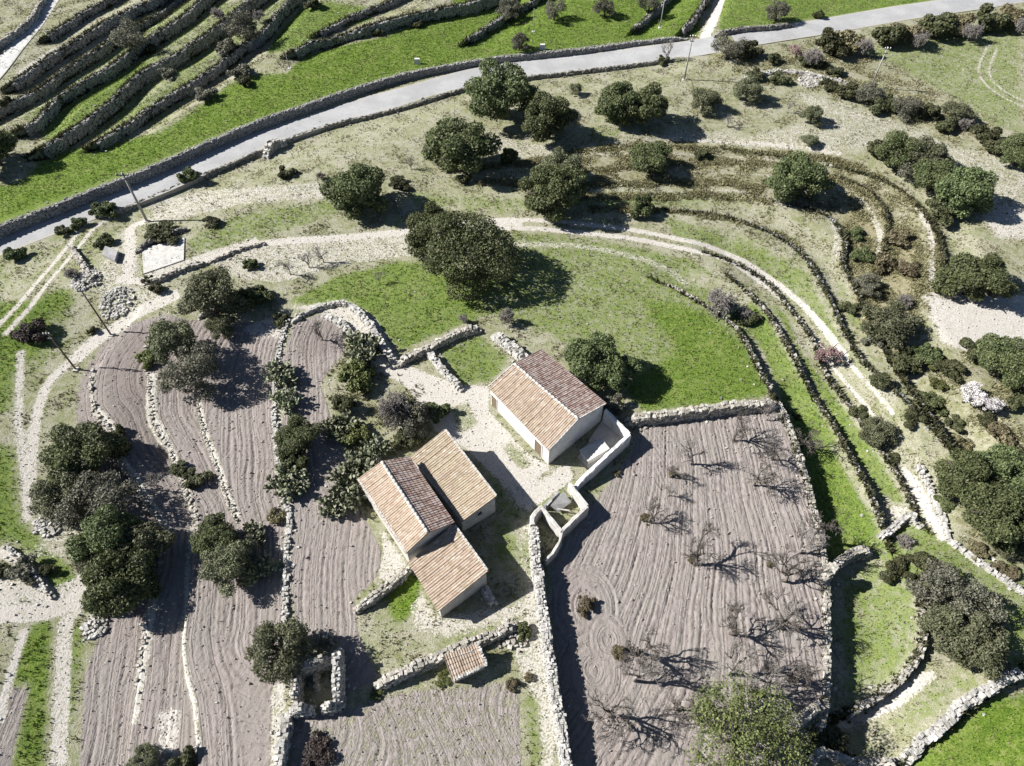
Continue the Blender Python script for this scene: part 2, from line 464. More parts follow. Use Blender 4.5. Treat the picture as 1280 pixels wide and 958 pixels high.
def strip(zone, pts, width, w=1.0, ruts=0.0, fade=.5):
    P = smooth_poly(world(pts), 1.0)
    lo, hi = P.min(0)-width-1, P.max(0)+width+1
    k = np.nonzero((GXf > lo[0]) & (GXf < hi[0]) & (GYf > lo[1]) & (GYf < hi[1]))[0]
    s, ov, _ = poly_sd(P, GXf[k], GYf[k]); d = np.abs(s)
    if ruts: d = np.abs(d-ruts)
    v = w*np.clip((width/2+fade/2-d)/fade, 0, 1)*(ov < .3)
    ZN[zone][k] = np.maximum(ZN[zone][k], v)
    if zone in ('lime', 'conc'):
        for z in ('lush', 'soil', 'scrub'):
            if z != zone: ZN[z][k] = np.minimum(ZN[z][k], 1-v)

# broad patches of grass
paint('lush', [(-200, 380), (-60, 312), (0, 285), (100, 246), (200, 206), (300, 162), (400, 127), (500, 96), (600, 77), (700, 66), (800, 54), (874, 45), (885, -40), (600, -60), (560, 10), (480, 45), (380, 68), (360, 90), (300, 95), (200, 165), (120, 182), (60, 190), (20, 230), (-60, 240)], .93)
paint('lush', [(330, 70), (352, 35), (380, 5), (410, 0), (460, 8), (470, 25), (400, 45), (372, 62)], .8)
paint('lush', [(62, 181), (103, 160), (141, 132), (178, 98), (190, 80), (182, 76), (150, 92), (110, 118), (50, 152)], .8)
paint('lush', [(125, 176), (163, 157), (204, 130), (244, 104), (275, 84), (250, 80), (200, 112), (150, 150)], .62)
paint('lush', [(215, 72), (262, 46), (300, 16), (260, 20), (220, 50)], .45)
paint('lush', [(215, 25), (250, 0), (270, -10), (240, -12), (200, 10)], .55)
paint('lush', [(896, 36), (906, -20), (1240, -30), (1140, 14), (1000, 28), (905, 42)], .85)
paint('lush', [(355, 378), (420, 345), (500, 325), (560, 330), (640, 350), (700, 345), (690, 370), (610, 395), (560, 415), (500, 440), (470, 405), (440, 380), (390, 385)], .80)
paint('lush', [(640, 300), (740, 300), (840, 330), (900, 372), (935, 410), (965, 490), (900, 508), (800, 515), (760, 470), (690, 420), (620, 400), (600, 380)], .60)
paint('lush', [(800, 375), (850, 378), (895, 400), (930, 435), (955, 480), (960, 497), (880, 508), (810, 515), (780, 480), (850, 440)], .9)
paint('lush', [(-40, 400), (40, 375), (80, 356), (95, 372), (98, 400), (50, 435), (22, 470), (15, 520), (-40, 540)], .85)
paint('lush', [(60, 395), (95, 380), (90, 430), (60, 460), (40, 560), (30, 540), (38, 470)], .55)
paint('lush', [(-40, 320), (45, 330), (40, 352), (0, 372), (-40, 380)], .55)
paint('lush', [(-40, 540), (20, 555), (28, 640), (60, 680), (95, 712), (98, 735), (70, 745), (50, 715), (20, 680), (-40, 660)], .82)
paint('lush', [(35, 785), (52, 773), (68, 775), (62, 850), (30, 1000), (0, 1000), (10, 860)], .9)
paint('lush', [(88, 775), (108, 775), (100, 850), (85, 960), (55, 1000), (70, 880)], .68)
paint('lush', [(985, 520), (1003, 505), (1040, 560), (1095, 650), (1100, 690), (1036, 715), (1024, 650), (1005, 580)], .85)
paint('lush', [(960, 455), (975, 500), (1020, 560), (1050, 555), (1000, 470), (960, 395), (935, 372), (930, 400)], .8)
paint('lush', [(1003, 440), (1050, 500), (1100, 570), (1140, 640), (1100, 620), (1060, 560), (1015, 480), (985, 420), (960, 375), (985, 395)], .78)
paint('lush', [(830, 268), (940, 300), (1010, 340), (1050, 420), (1100, 500), (1180, 570), (1080, 470), (1000, 385), (930, 330), (840, 298)], .62)
paint('lush', [(640, 285), (760, 300), (870, 325), (900, 350), (800, 330), (640, 300)], .6)
paint('lush', [(1050, 722), (1090, 700), (1140, 730), (1150, 790), (1130, 840), (1095, 865), (1055, 880)], .62)
paint('lush', [(1120, 640), (1200, 680), (1290, 745), (1290, 830), (1230, 840), (1160, 760), (1090, 690)], .62)
paint('lush', [(1290, 842), (1240, 868), (1200, 893), (1150, 935), (1130, 960), (1130, 1010), (1320, 1010), (1320, 830)], .97)
paint('lush', [(1170, 845), (1215, 840), (1230, 850), (1160, 905), (1100, 920), (1120, 890)], .5)
paint('lush', [(548, 440), (600, 416), (640, 450), (612, 480), (575, 482)], .72)
paint('lush', [(484, 738), (513, 710), (528, 722), (524, 762), (480, 794), (458, 784)], 1.0)
paint('lush', [(660, 635), (708, 600), (714, 606), (690, 632), (668, 640)], .7)
paint('lush', [(640, 690), (662, 660), (672, 735), (655, 720)], .55)
paint('lush', [(230, 300), (300, 265), (420, 245), (430, 270), (330, 300), (240, 318)], .58)
paint('lush', [(500, 235), (650, 245), (740, 240), (860, 240), (960, 260), (830, 262), (650, 268), (520, 262)], .55)
paint('lush', [(740, 155), (780, 160), (770, 180), (735, 178)], .55)
paint('lush', [(580, 120), (600, 110), (640, 150), (620, 155)], .5)
paint('lush', [(640, 850), (680, 870), (695, 1000), (640, 1000)], .5)
paint('lush', [(1040, 70), (1150, 45), (1280, 30), (1280, 170), (1200, 150), (1090, 110)], .55)
paint('lush', [(1185, 450), (1280, 520), (1280, 600), (1200, 580), (1150, 520)], .6)
paint('lush', [(440, 655), (460, 800), (500, 830), (600, 800), (600, 790), (500, 790)], .35)
paint('lush', [(1030, 330), (1060, 360), (1100, 440), (1150, 520), (1215, 600), (1180, 560), (1100, 470), (1060, 400)], .5)
paint('lush', [(0, 320), (120, 265), (200, 240), (150, 330), (60, 350), (0, 370)], .38)
paint('lush', [(430, 150), (560, 125), (700, 100), (840, 90), (960, 110), (900, 155), (780, 110), (700, 130), (560, 180), (470, 195)], .30)
k = inside([(20, 150), (200, 0), (380, 0), (200, 160), (60, 185)]); ZN['lush'][k] = np.maximum(ZN['lush'][k], .52)
for pts in ([(560, 510), (585, 500), (600, 530), (575, 545)], [(625, 560), (640, 550), (668, 580), (650, 590)], [(600, 600), (622, 596), (660, 640), (640, 660), (628, 640)], [(610, 640), (645, 660), (650, 700), (620, 710)], [(560, 795), (640, 768), (640, 785), (560, 812)], [(680, 588), (700, 582), (690, 596), (665, 606)]):
    paint('lush', pts, .55)
# brown scrub terraces
paint('scrub', [(700, 185), (840, 178), (1000, 196), (1075, 212), (1125, 236), (1165, 280), (1172, 340), (1150, 420), (1100, 460), (1060, 360), (1060, 300), (1030, 268), (960, 250), (850, 238), (700, 230)], .55)
paint('scrub', [(1060, 240), (1090, 250), (1110, 300), (1150, 300), (1150, 360), (1080, 400), (1050, 330)], .85)
paint('scrub', [(1100, 420), (1200, 440), (1290, 450), (1290, 640), (1180, 560), (1120, 480)], .45)
paint('scrub', [(1290, 640), (1180, 640), (1230, 700), (1290, 740)], .6)
paint('scrub', [(880, 60), (1000, 62), (1090, 70), (1200, 130), (1270, 190), (1230, 190), (1100, 140), (980, 100), (890, 85)], .45)
paint('scrub', [(380, 430), (430, 410), (520, 480), (550, 560), (480, 600), (440, 700), (400, 640), (420, 520)], .35)
# ploughed soil
k_right = paint('soil', [(690, 700), (735, 640), (790, 565), (800, 532), (870, 522), (967, 508), (985, 538), (1002, 590), (1016, 640), (1031, 720), (1031, 800), (1028, 888), (1010, 905), (990, 1030), (712, 1030), (700, 860), (690, 760)])
k_left = paint('soil', [(98, 480), (128, 430), (155, 408), (205, 393), (235, 400), (340, 405), (354, 430), (350, 520), (355, 610), (366, 700), (361, 790), (352, 860), (345, 1030), (80, 1030), (105, 846), (133, 770), (120, 660), (95, 560)])
k_mid = paint('soil', [(366, 405), (400, 393), (428, 400), (432, 440), (400, 480), (420, 540), (452, 640), (478, 690), (472, 722), (442, 748), (447, 790), (472, 850), (425, 872), (425, 800), (370, 795), (364, 700), (362, 620), (354, 560), (354, 450)])
k_bot = paint('soil', [(362, 895), (430, 885), (500, 862), (560, 858), (640, 850), (652, 880), (662, 1030), (350, 1030)], .60)
k_cor = paint('soil', [(-40, 890), (36, 858), (12, 960), (0, 1030), (-60, 1030)], .8)
def sd_of(P, k): return poly_sd(P, GXf[k], GYf[k])[0]
x, y = GXf[k_right], GYf[k_right]
wav = .55*np.sin(y*.33+x*.12)+.35*np.sin(y*.8-x*.2+1)+.25*np.sin(x*.6+y*.21)
sl = np.interp(x, [2, 6, 12, 18, 26], [-.60, -.52, -.32, -.08, .05])
furrow[k_right] = x+sl*(y-22)+wav*.22; famp[k_right] = 1
dl1, dl3, dl4 = sd_of(W['L1'], k_left), sd_of(W['L3'], k_left), sd_of(W['L4'], k_left)
u = np.where(dl1 > 0, -dl3, np.where(dl1 < -3.0, dl4*.9, -dl1))
furrow[k_left] = u+.14*np.sin(GYf[k_left]*.4)+.08*np.sin(GYf[k_left]*.9+GXf[k_left]); famp[k_left] = .9
furrow[k_mid] = sd_of(W['L4'], k_mid)+.2*np.sin(GYf[k_mid]*.5)+.12*np.sin(GXf[k_mid]); famp[k_mid] = .85
xb, yb = GXf[k_bot], GYf[k_bot]
furrow[k_bot] = xb*.9+yb*.25+.7*np.sin(yb*.7+xb*.3); famp[k_bot] = .9
furrow[k_cor] = GXf[k_cor]; famp[k_cor] = .6
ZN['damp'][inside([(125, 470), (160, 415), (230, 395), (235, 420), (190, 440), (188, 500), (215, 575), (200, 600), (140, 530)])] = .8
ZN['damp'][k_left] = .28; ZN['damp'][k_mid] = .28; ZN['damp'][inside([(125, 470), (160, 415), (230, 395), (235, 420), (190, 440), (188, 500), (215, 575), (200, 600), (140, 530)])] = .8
ZN['damp'][inside([(368, 405), (428, 398), (420, 440), (372, 450)])] = .7
ZN['damp'][inside([(690, 700), (720, 690), (760, 860), (800, 880), (850, 960), (720, 1000)])] = .35
# turned furrows round the obstacles at the near end of the big field
for cx, cy, r in ((733, 758, 2.6), (742, 838, 2.2), (760, 800, 1.6)):
    c = at(cx, cy)
    d = np.hypot(GXf[k_right]-c[0], (GYf[k_right]-c[1])*.75)
    q = d < r
    furrow[k_right[q]] = d[q]
# pale stony dirt
for pts, w in [
    ([(545, 470), (575, 482), (612, 482), (612, 515), (660, 566), (690, 585), (712, 580), (718, 600), (690, 620), (662, 640), (640, 640), (622, 600), (580, 560), (545, 540), (520, 500), (490, 462), (500, 455)], .80),
    ([(655, 650), (668, 648), (676, 735), (682, 800), (694, 880), (700, 1000), (690, 1000), (672, 880), (650, 850), (640, 810), (655, 770), (600, 795), (560, 800), (520, 790), (510, 760), (526, 735), (545, 770), (600, 760), (640, 755), (660, 735), (640, 690)], .55),
    ([(472, 650), (500, 690), (512, 705), (490, 730), (470, 728), (478, 690)], .62),
    ([(-20, 715), (20, 720), (60, 735), (108, 715), (104, 750), (70, 772), (0, 778), (-20, 770)], .62),
    ([(120, 330), (150, 285), (175, 285), (180, 345), (215, 370), (185, 385), (130, 400), (110, 360)], .45),
    ([(180, 250), (270, 235), (420, 225), (420, 250), (300, 258), (190, 285)], .50),
    ([(250, 325), (330, 300), (420, 296), (520, 285), (530, 320), (440, 330), (350, 355), (300, 350)], .50),
    ([(360, 385), (430, 372), (470, 395), (500, 450), (540, 470), (520, 490), (470, 465), (430, 415), (400, 392)], .62),
    ([(560, 175), (640, 170), (700, 185), (860, 160), (1000, 170), (1100, 190), (1000, 192), (840, 178), (650, 205)], .42),
    ([(990, 112), (1068, 130), (1130, 152), (1193, 182), (1300, 240), (1300, 320), (1240, 268), (1180, 225), (1100, 190), (1000, 172), (940, 165), (1020, 150)], .43),
    ([(1150, 368), (1188, 362), (1290, 405), (1290, 432), (1215, 442), (1178, 430)], .85),
    ([(1210, 255), (1290, 268), (1290, 330), (1245, 300)], .6),
    ([(1040, 72), (1280, 25), (1400, 20), (1400, 200), (1280, 190), (1190, 145), (1100, 108)], .22),
    ([(1040, 890), (1100, 870), (1160, 835), (1175, 845), (1120, 890), (1060, 915), (1020, 905)], .70),
    ([(1122, 575), (1150, 600), (1168, 640), (1190, 672), (1175, 680), (1140, 620)], .85),
    ([(1100, 640), (1136, 622), (1140, 645), (1105, 665)], .5),
    ([(20, 700), (60, 660), (100, 650), (110, 700), (60, 700)], .45),
    ([(300, 408), (350, 392), (364, 402), (345, 425), (310, 420)], .6),
    ([(196, 890), (228, 880), (222, 945), (196, 948)], .62),
    ([(108, 765), (130, 770), (124, 800), (110, 795)], .8),
    ([(20, 60), (60, 30), (140, 0), (200, -20), (150, 70), (80, 120), (20, 140), (0, 150), (0, 100)], .30),
    ([(-40, 40), (20, 0), (70, -30), (40, -40), (-40, -10)], .5),
    ([(340, 160), (420, 140), (560, 130), (560, 170), (470, 200), (330, 215)], .28),
    ]:
    k = inside(pts); ZN['lime'][k] = np.maximum(ZN['lime'][k], np.where((ZN['lush'][k] == .55) & (w > .5), .40, w))
TRACKS = [
    ([(70, 1000), (78, 850), (82, 780), (95, 760), (107, 735), (105, 700)], 1.3, .65, .0),
    ([(0, 768), (50, 765), (90, 752), (106, 725)], 1.6, .85, .0),
    ([(26, 440), (23, 520), (30, 590), (34, 650)], .9, .65, 0),
    ([(130, 420), (85, 455), (58, 484), (44, 528), (38, 590), (36, 640)], 1.1, .75, 0),
    ([(220, 368), (170, 392), (128, 420), (95, 448)], 1.7, .8, 0),
    ([(160, 345), (163, 310), (163, 285), (185, 275)], 1.5, .7, 0),
    ([(0, 415), (40, 370), (90, 310), (110, 285), (130, 270)], .55, .9, .7),
    ([(150, 350), (200, 350), (262, 325), (330, 305), (420, 298), (510, 290), (600, 282), (650, 280)], 1.3, .8, 0),
    ([(560, 288), (600, 282), (650, 280), (720, 285), (790, 293), (850, 305), (900, 320), (950, 347), (990, 380), (1020, 413), (1045, 448)], .75, 1.0, .75),
    ([(1045, 448), (1062, 470), (1085, 495), (1105, 520)], .45, .75, .7),
    ([(640, 305), (740, 310), (820, 330), (860, 355)], 1.2, .45, 0),
    ([(830, 172), (950, 180), (1050, 192)], 1.0, .6, 0),
    ([(1035, 205), (1090, 216), (1140, 250), (1165, 300), (1163, 358)], .9, .62, 0),
    ([(690, 195), (760, 193), (850, 192), (940, 198), (1010, 208), (1060, 224)], .6, .5, 0),
    ([(620, 232), (700, 236), (800, 238), (900, 238), (960, 245)], .9, .42, 0),
    ([(850, 216), (930, 217), (1010, 226), (1060, 242)], .55, .5, 0),
    ([(960, 240), (1030, 232), (1075, 250), (1098, 285), (1098, 325)], .9, .5, 0),
    ([(960, 252), (1020, 262), (1045, 285), (1048, 320)], 1.3, .48, 0),
    ([(690, 205), (800, 210), (900, 200), (1000, 210), (1060, 225)], .5, .5, 0),
    ([(700, 225), (800, 230), (900, 225)], .7, .45, 0),
    ([(880, 50), (893, 20), (905, -20)], 1.8, .8, 0),
    ([(1240, 60), (1230, 90), (1250, 115), (1300, 140)], .4, .7, .7),
    ([(320, 302), (230, 330), (185, 345)], 1.6, .6, 0),
    ([(483, 459), (503, 468), (523, 474), (549, 494)], 1.8, .85, 0),
    ([(0, 690), (30, 705), (62, 742)], .9, .9, 0),
    ([(0, 900), (8, 860), (30, 790)], .7, .85, 0),
    ([(244, 640), (236, 700), (233, 752), (228, 799), (232, 846), (241, 877), (247, 940)], .55, .75, 0),
    ([(193, 745), (186, 783), (178, 830), (166, 900)], .8, .8, 0),
    ([(188, 470), (191, 522), (204, 547)], 1.3, .8, 0), ([(204, 547), (219, 575), (232, 613), (243, 640)], .8, .75, 0),
    ([(247, 500), (257, 544), (272, 582), (282, 616), (296, 645)], .6, 1.0, 0),
    ([(120, 513), (136, 531), (153, 578), (169, 597), (184, 625), (203, 655), (203, 690)], .75, .95, 0),
    ([(346, 480), (345, 520), (349, 560), (354, 610), (362, 640), (360, 690), (357, 740)], 1.1, .62, 0),
    ([(348, 860), (346, 958)], 1.2, .6, 0),
    ([(20, 135), (69, 105), (110, 78), (150, 50)], 1.0, .5, 0), ([(5, 155), (60, 128), (100, 108), (150, 70)], .9, .48, 0),
    ([(25, 92), (70, 62), (120, 38)], 1.6, .6, 0),
]
def blur(A, n=2):
    A = A.reshape(NY, NX)
    for _ in range(n):
        A = (np.roll(A, 2, 0)+np.roll(A, 1, 0)+A+np.roll(A, -1, 0)+np.roll(A, -2, 0))/5
        A = (np.roll(A, 2, 1)+np.roll(A, 1, 1)+A+np.roll(A, -1, 1)+np.roll(A, -2, 1))/5
    return A.ravel()
for z in ZN: ZN[z] = np.clip(blur(ZN[z], {'lush': 3, 'scrub': 4, 'soil': 1, 'lime': 1, 'damp': 6}.get(z, 1)), 0, 1)
for t in TRACKS: strip('lime', *t)
kf = np.nonzero(famp > 0)[0]
xf, yf, uf = GXf[kf], GYf[kf], furrow[kf]
ph = 2*np.pi*uf/.44+.5*np.sin(yf*1.1+xf*.7)+.3*np.sin(yf*2.3-xf*1.3)+.7*np.sin(xf*3.1+yf*.1)
dep = .55+.45*np.sin(yf*.55+uf*2.1)*np.sin(uf*3.7+yf*.23)
groove = sstep(.45, .98, np.sin(ph))*dep*.95+sstep(.75, 1, np.sin(2*np.pi*uf/1.76+.5*np.sin(yf*.5)))*.35
GZ.ravel()[kf] += -.15*groove*famp[kf]*ZN['soil'][kf]*(1-ZN['lime'][kf])+rng.normal(0, .018, len(kf))

V = np.column_stack([GXf, GYf, GZ.ravel()])
ii, jj = np.meshgrid(np.arange(NY-1), np.arange(NX-1), indexing='ij')
a = (ii*NX+jj).ravel()
gme = new_mesh('ground', V, np.column_stack([a, a+1, a+1+NX, a+NX]), smooth=True)
for z in ZN:
    gme.attributes.new(z, 'FLOAT', 'POINT').data.foreach_set('value', ZN[z])
gme.attributes.new('furrow', 'FLOAT', 'POINT').data.foreach_set('value', furrow)
gme.attributes.new('famp', 'FLOAT', 'POINT').data.foreach_set('value', famp)

def ground_mat():
    m, nt = mat_new('ground'); s = NT(nt)
    p = s.pos()
    nA = s.noise(p, .35, 4, .6); nB = s.noise(p, 1.5, 4, .6); nC = s.noise(p, 6.0, 4, .65); nD = s.noise(p, 16., 3, .6)
    edge = s.math('ADD', s.math('MULTIPLY', s.math('SUBTRACT', nC, .5), .9), s.math('MULTIPLY', s.math('SUBTRACT', nB, .5), 1.0))
    def fac(z, lo=.36, hi=.64):
        w = s.attr(z)
        return s.math('MULTIPLY', s.ss(s.math('ADD', w, edge), lo, hi), s.ss(w, .02, .15))
    sp = s.ss(nD, .52, .70)                 # fine pale grit
    dk = s.ss(nC, .56, .40)
    # dry winter pasture: straw, olive weeds, grit
    dry = s.mix(s.ss(nB, .38, .62), (.300, .290, .200), (.185, .205, .090))
    dry = s.mix(s.math('MULTIPLY', s.ss(nA, .42, .62), .55), dry, (.38, .36, .295))
    dry = s.mix(s.math('MULTIPLY', dk, .6), dry, (.13, .13, .068))
    dry = s.mix(s.math('MULTIPLY', sp, .75), dry, (.55, .52, .45))
    # fresh grass
    lush = s.mix(s.ss(nB, .35, .65), (.085, .150, .016), (.150, .215, .028))
    lush = s.mix(s.math('MULTIPLY', s.ss(nA, .45, .65), .4), lush, (.19, .225, .055))
    lush = s.mix(s.math('MULTIPLY', dk, .6), lush, (.045, .085, .010))
    lush = s.mix(s.math('MULTIPLY', sp, .35), lush, (.24, .28, .09))
    lush = s.mix(s.math('MULTIPLY', s.ss(nB, .53, .68), .45), lush, (.225, .225, .105))
    # ploughed earth
    soil = s.mix(s.ss(nB, .35, .65), (.215, .186, .170), (.295, .261, .240))
    soil = s.mix(s.math('MULTIPLY', s.ss(nA, .42, .60), .7), soil, (.25, .228, .205))
    soil = s.mix(s.math('MULTIPLY', dk, .2), soil, (.23, .20, .185))
    soil = s.mix(s.math('MULTIPLY', sp, .38), soil, (.44, .41, .385))
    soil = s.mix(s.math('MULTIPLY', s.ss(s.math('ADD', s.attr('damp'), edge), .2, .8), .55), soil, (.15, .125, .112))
    # limestone dirt
    lime = s.mix(s.ss(nC, .35, .65), (.40, .375, .33), (.53, .50, .455))
    lime = s.mix(s.math('MULTIPLY', s.ss(nB, .50, .68), .45), lime, (.36, .335, .26))
    lime = s.mix(s.math('MULTIPLY', sp, .35), lime, (.60, .57, .52))
    scrub = s.mix(s.ss(nC, .38, .62), (.16, .135, .075), (.28, .245, .15))
    scrub = s.mix(s.math('MULTIPLY', s.ss(nB, .48, .62), .6), scrub, (.10, .105, .048))
    scrub = s.mix(s.math('MULTIPLY', sp, .35), scrub, (.34, .30, .20))
    wl = s.attr('lush'); col = s.mix(s.math('MULTIPLY', fac('lush', .28, .72), s.math('MULTIPLY_ADD', wl, .75, .25)), dry, lush)
    ws = s.attr('scrub'); col = s.mix(s.math('MULTIPLY', fac('scrub', .25, .75), s.math('MULTIPLY_ADD', ws, .7, .2)), col, scrub)
    fs = fac('soil'); col = s.mix(fs, col, soil)
    fl = fac('lime'); col = s.mix(fl, col, lime)
    # furrows
    fu = s.attr('furrow'); fa = s.attr('famp')
    ph = s.math('ADD', s.math('MULTIPLY', fu, 2*math.pi/.44), s.math('MULTIPLY', s.math('SUBTRACT', nB, .5), 1.4))
    wv = s.math('SINE', ph)
    ph2 = s.math('ADD', s.math('MULTIPLY', fu, 2*math.pi/1.37), s.math('MULTIPLY', nB, 4.0))
    wv = s.math('ADD', wv, s.math('MULTIPLY', s.math('SINE', ph2), .6))
    wv = s.math('MULTIPLY', s.ss(wv, -1.45, -.75), 1.0)      # narrow cut, broad ridge
    wv = s.math('MULTIPLY', s.math('MULTIPLY', wv, fa), s.math('MULTIPLY', fs, s.math('SUBTRACT', 1.0, fl)))
    h = s.math('ADD', s.math('MULTIPLY', wv, .04), s.math('ADD', s.math('MULTIPLY', nC, .07), s.math('MULTIPLY', nD, .04)))
    b = s.bump(h, 1.0, .85)
    s.out(col, .95, .08, b)
    return m
M['ground'] = ground_mat()
ground = link('ground', gme, M['ground']); ground['kind'] = 'structure'

# ------------------------------------------------------------------ roads
def ribbon(name, pts, width, mat, lift=.04, step=.7, edge_h=0.0):
    P = smooth_poly(world(pts), step)
    T = np.gradient(P, axis=0); T /= np.linalg.norm(T, axis=1)[:, None]
    N = np.column_stack([-T[:, 1], T[:, 0]])
    zc = np.min([hf(*(P+N*o).T) for o in (-.3, 0, .3)], axis=0)
    zc = np.convolve(np.pad(zc, 6, mode='edge'), np.ones(13)/13, 'valid')
    hi = np.max([hf(*(P+N*o).T) for o in np.linspace(-width/2, width/2, 9)], axis=0)
    cols = np.linspace(-width/2, width/2, 7)
    rows = []
    V = []
    for o in cols:
        V.append(np.column_stack([P+N*o, np.maximum(zc, 0)*0+zc+lift+.03*(1-(2*o/width)**2)]))
    for o in (cols[0]-.02, cols[-1]+.02):
        pass
    V = np.stack(V, 1)                    # n, 7, 3
    n = len(P)
    sk0 = V[:, 0].copy(); sk0[:, 2] -= .8
    sk1 = V[:, -1].copy(); sk1[:, 2] -= .8
    V = np.concatenate([sk0[:, None], V, sk1[:, None]], 1); c = V.shape[1]
    Q = [[i*c+j, i*c+j+1, (i+1)*c+j+1, (i+1)*c+j] for i in range(n-1) for j in range(c-1)]
    Q = [q[::-1] for q in Q]
    me = new_mesh(name, V.reshape(-1, 3), Q, smooth=False)
    ed = np.concatenate([[1.0], np.abs(cols)/(width/2), [1.0]])
    me.attributes.new('ed', 'FLOAT', 'POINT').data.foreach_set('value', np.tile(ed, n).astype(np.float32))
    o = link(name, me, mat); o['kind'] = 'structure'
    return o, P
def road_mat(name, c0, c1, c2):
    m, nt = mat_new(name); s = NT(nt); p = s.pos()
    n1 = s.noise(p, .25, 4, .6); n2 = s.noise(p, 2.2, 4, .6); n3 = s.noise(p, 22, 3)
    col = s.mix(s.ss(n1, .4, .62), c0, c1)
    col = s.mix(s.math('MULTIPLY', s.ss(n2, .5, .7), .55), col, c2)
    col = s.mix(s.math('MULTIPLY', s.ss(n3, .5, .65), .25), col, (.16, .16, .16))
    ed = s.attr('ed'); n4 = s.noise(p, .9, 5, .7); n5 = s.noise(p, 5, 4, .7)
    dust = s.ss(s.math('ADD', ed, s.math('MULTIPLY', s.math('SUBTRACT', n4, .5), 1.1)), .78, 1.02)
    col = s.mix(s.math('MULTIPLY', dust, .8), col, (.37, .345, .29))
    trk = s.math('MULTIPLY', s.ss(s.math('ABSOLUTE', s.math('SUBTRACT', ed, .5)), .22, .05), s.ss(n5, .3, .7))
    col = s.mix(s.math('MULTIPLY', trk, .22), col, c2)
    s.out(col, .85, .2, s.bump(n3, .02)); return m
M['road'] = road_mat('worn_asphalt', (.325, .325, .322), (.385, .385, .38), (.28, .28, .276))
M['lane'] = road_mat('pale_lane', (.50, .49, .47), (.58, .57, .55), (.42, .41, .38))
road, roadP = ribbon('asphalt_road', [(-150, 362), (-60, 330), (0, 304), (100, 266), (200, 229), (300, 184), (400, 148), (500, 122), (600, 95), (700, 81), (800, 69), (900, 54), (1000, 38), (1100, 21), (1200, 6), (1300, -10), (1450, -36)], 4.7, M['road'], .05)
lane, _ = ribbon('concrete_lane', [(-30, 118), (-5, 90), (18, 60), (40, 34), (58, 8), (78, -25)], 3.0, M['lane'], .05)
# ------------------------------------------------------------------ dry stone walls
def offset(P, d):
    T = np.gradient(P, axis=0); T /= np.linalg.norm(T, axis=1)[:, None]+1e-9
    return P+np.column_stack([T[:, 1], -T[:, 0]])*d
def cut(P, a, b):
    """part of a polyline between two fractions"""
    R = resample(P, .5); n = len(R)
    return R[int(a*n):max(int(b*n), int(a*n)+3)]
st, ps, ds_ = M['stone'], M['palestone'], M['darkstone']
TW = 'retaining walls of the terraces'
def twall(key, label, h=.08, w=.5, mat=None, a=0., b=1., off=.16, **k):
    return stone_wall(cut(offset(W[key], off), a, b), h, w, label, mat or st, group=TW, **k)
twall('road_wall', 'long grey stone retaining wall along the upper side of the asphalt road', .12, .45, M['greystone'], a=.08, size=.26, hvar=.03)
twall('road_low', 'low stone kerb wall along the lower side of the asphalt road', .04, .35, ds_, size=.34)
twall('R1', 'tall retaining wall on the right edge of the big ploughed field', .10, .5, st)
twall('R2', 'curved stone wall closing the right side of the green meadow', .03, .36, st, gaps=.2, size=.24)
twall('R3', 'long curved terrace wall between the meadow wall and the dirt track', .03, .38, st, gaps=.2, size=.25)
twall('R4', 'low terrace wall on the inner side of the curved dirt track', .03, .34, st, gaps=.3, size=.24)
twall('R5', 'rough terrace wall with bushes just outside the curved dirt track', .0, .36, M['greystone'], gaps=.5, size=.26)
twall('R6', 'outermost long terrace wall above the scrubby right slope', -.03, .34, M['greystone'], gaps=.6, size=.26)
twall('R7', 'curved stone wall under the small grass enclosure at lower right', .10, .45, st)
twall('L1', 'sunlit stone bank through the middle of the left ploughed strips', -.14, .4, st, gaps=.5, b=.62, size=.2)
twall('L2', 'short pale stone bank between two ploughed strips', -.14, .3, st, gaps=.6, size=.17)
twall('L3', 'outer broken stone bank of the left ploughed strips beside the tree clump', -.12, .45, st, gaps=.5, a=.12, b=.85, size=.24)
twall('L4', 'stone wall with prickly pears between left strips and the narrow middle strip', .2, .45, ps, gaps=.25, size=.24)
for k, lab in (('U1', 'dark terrace wall with grass on both sides, third band up the far hillside'), ('U2', 'lowest terrace wall of the far hillside above the green field'),
               ('U3', 'terrace wall above the narrow green strip on the far hillside'), ('U4', 'terrace wall crossing the pale strips of the far hillside'),
               ('U5', 'upper terrace wall of the far hillside near the concrete lane'), ('U6', 'shortest terrace wall in the far corner beside the concrete lane'),
               ('U7', 'dark stone wall crossing the green field at the top centre'), ('U8', 'terrace wall beside the grey olive at the top centre'),
               ('U9', 'short terrace wall between two small olives at the top'), ('U10', 'terrace wall along the left side of the farm lane joining the road'),
               ('U11', 'faint broken wall between the pale strips above the dark stone wall')):
    twall(k, lab, .05, .5, M['greystone'], size=.36, gaps=.25, drop_rows=7, hvar=.10, rough=.4)

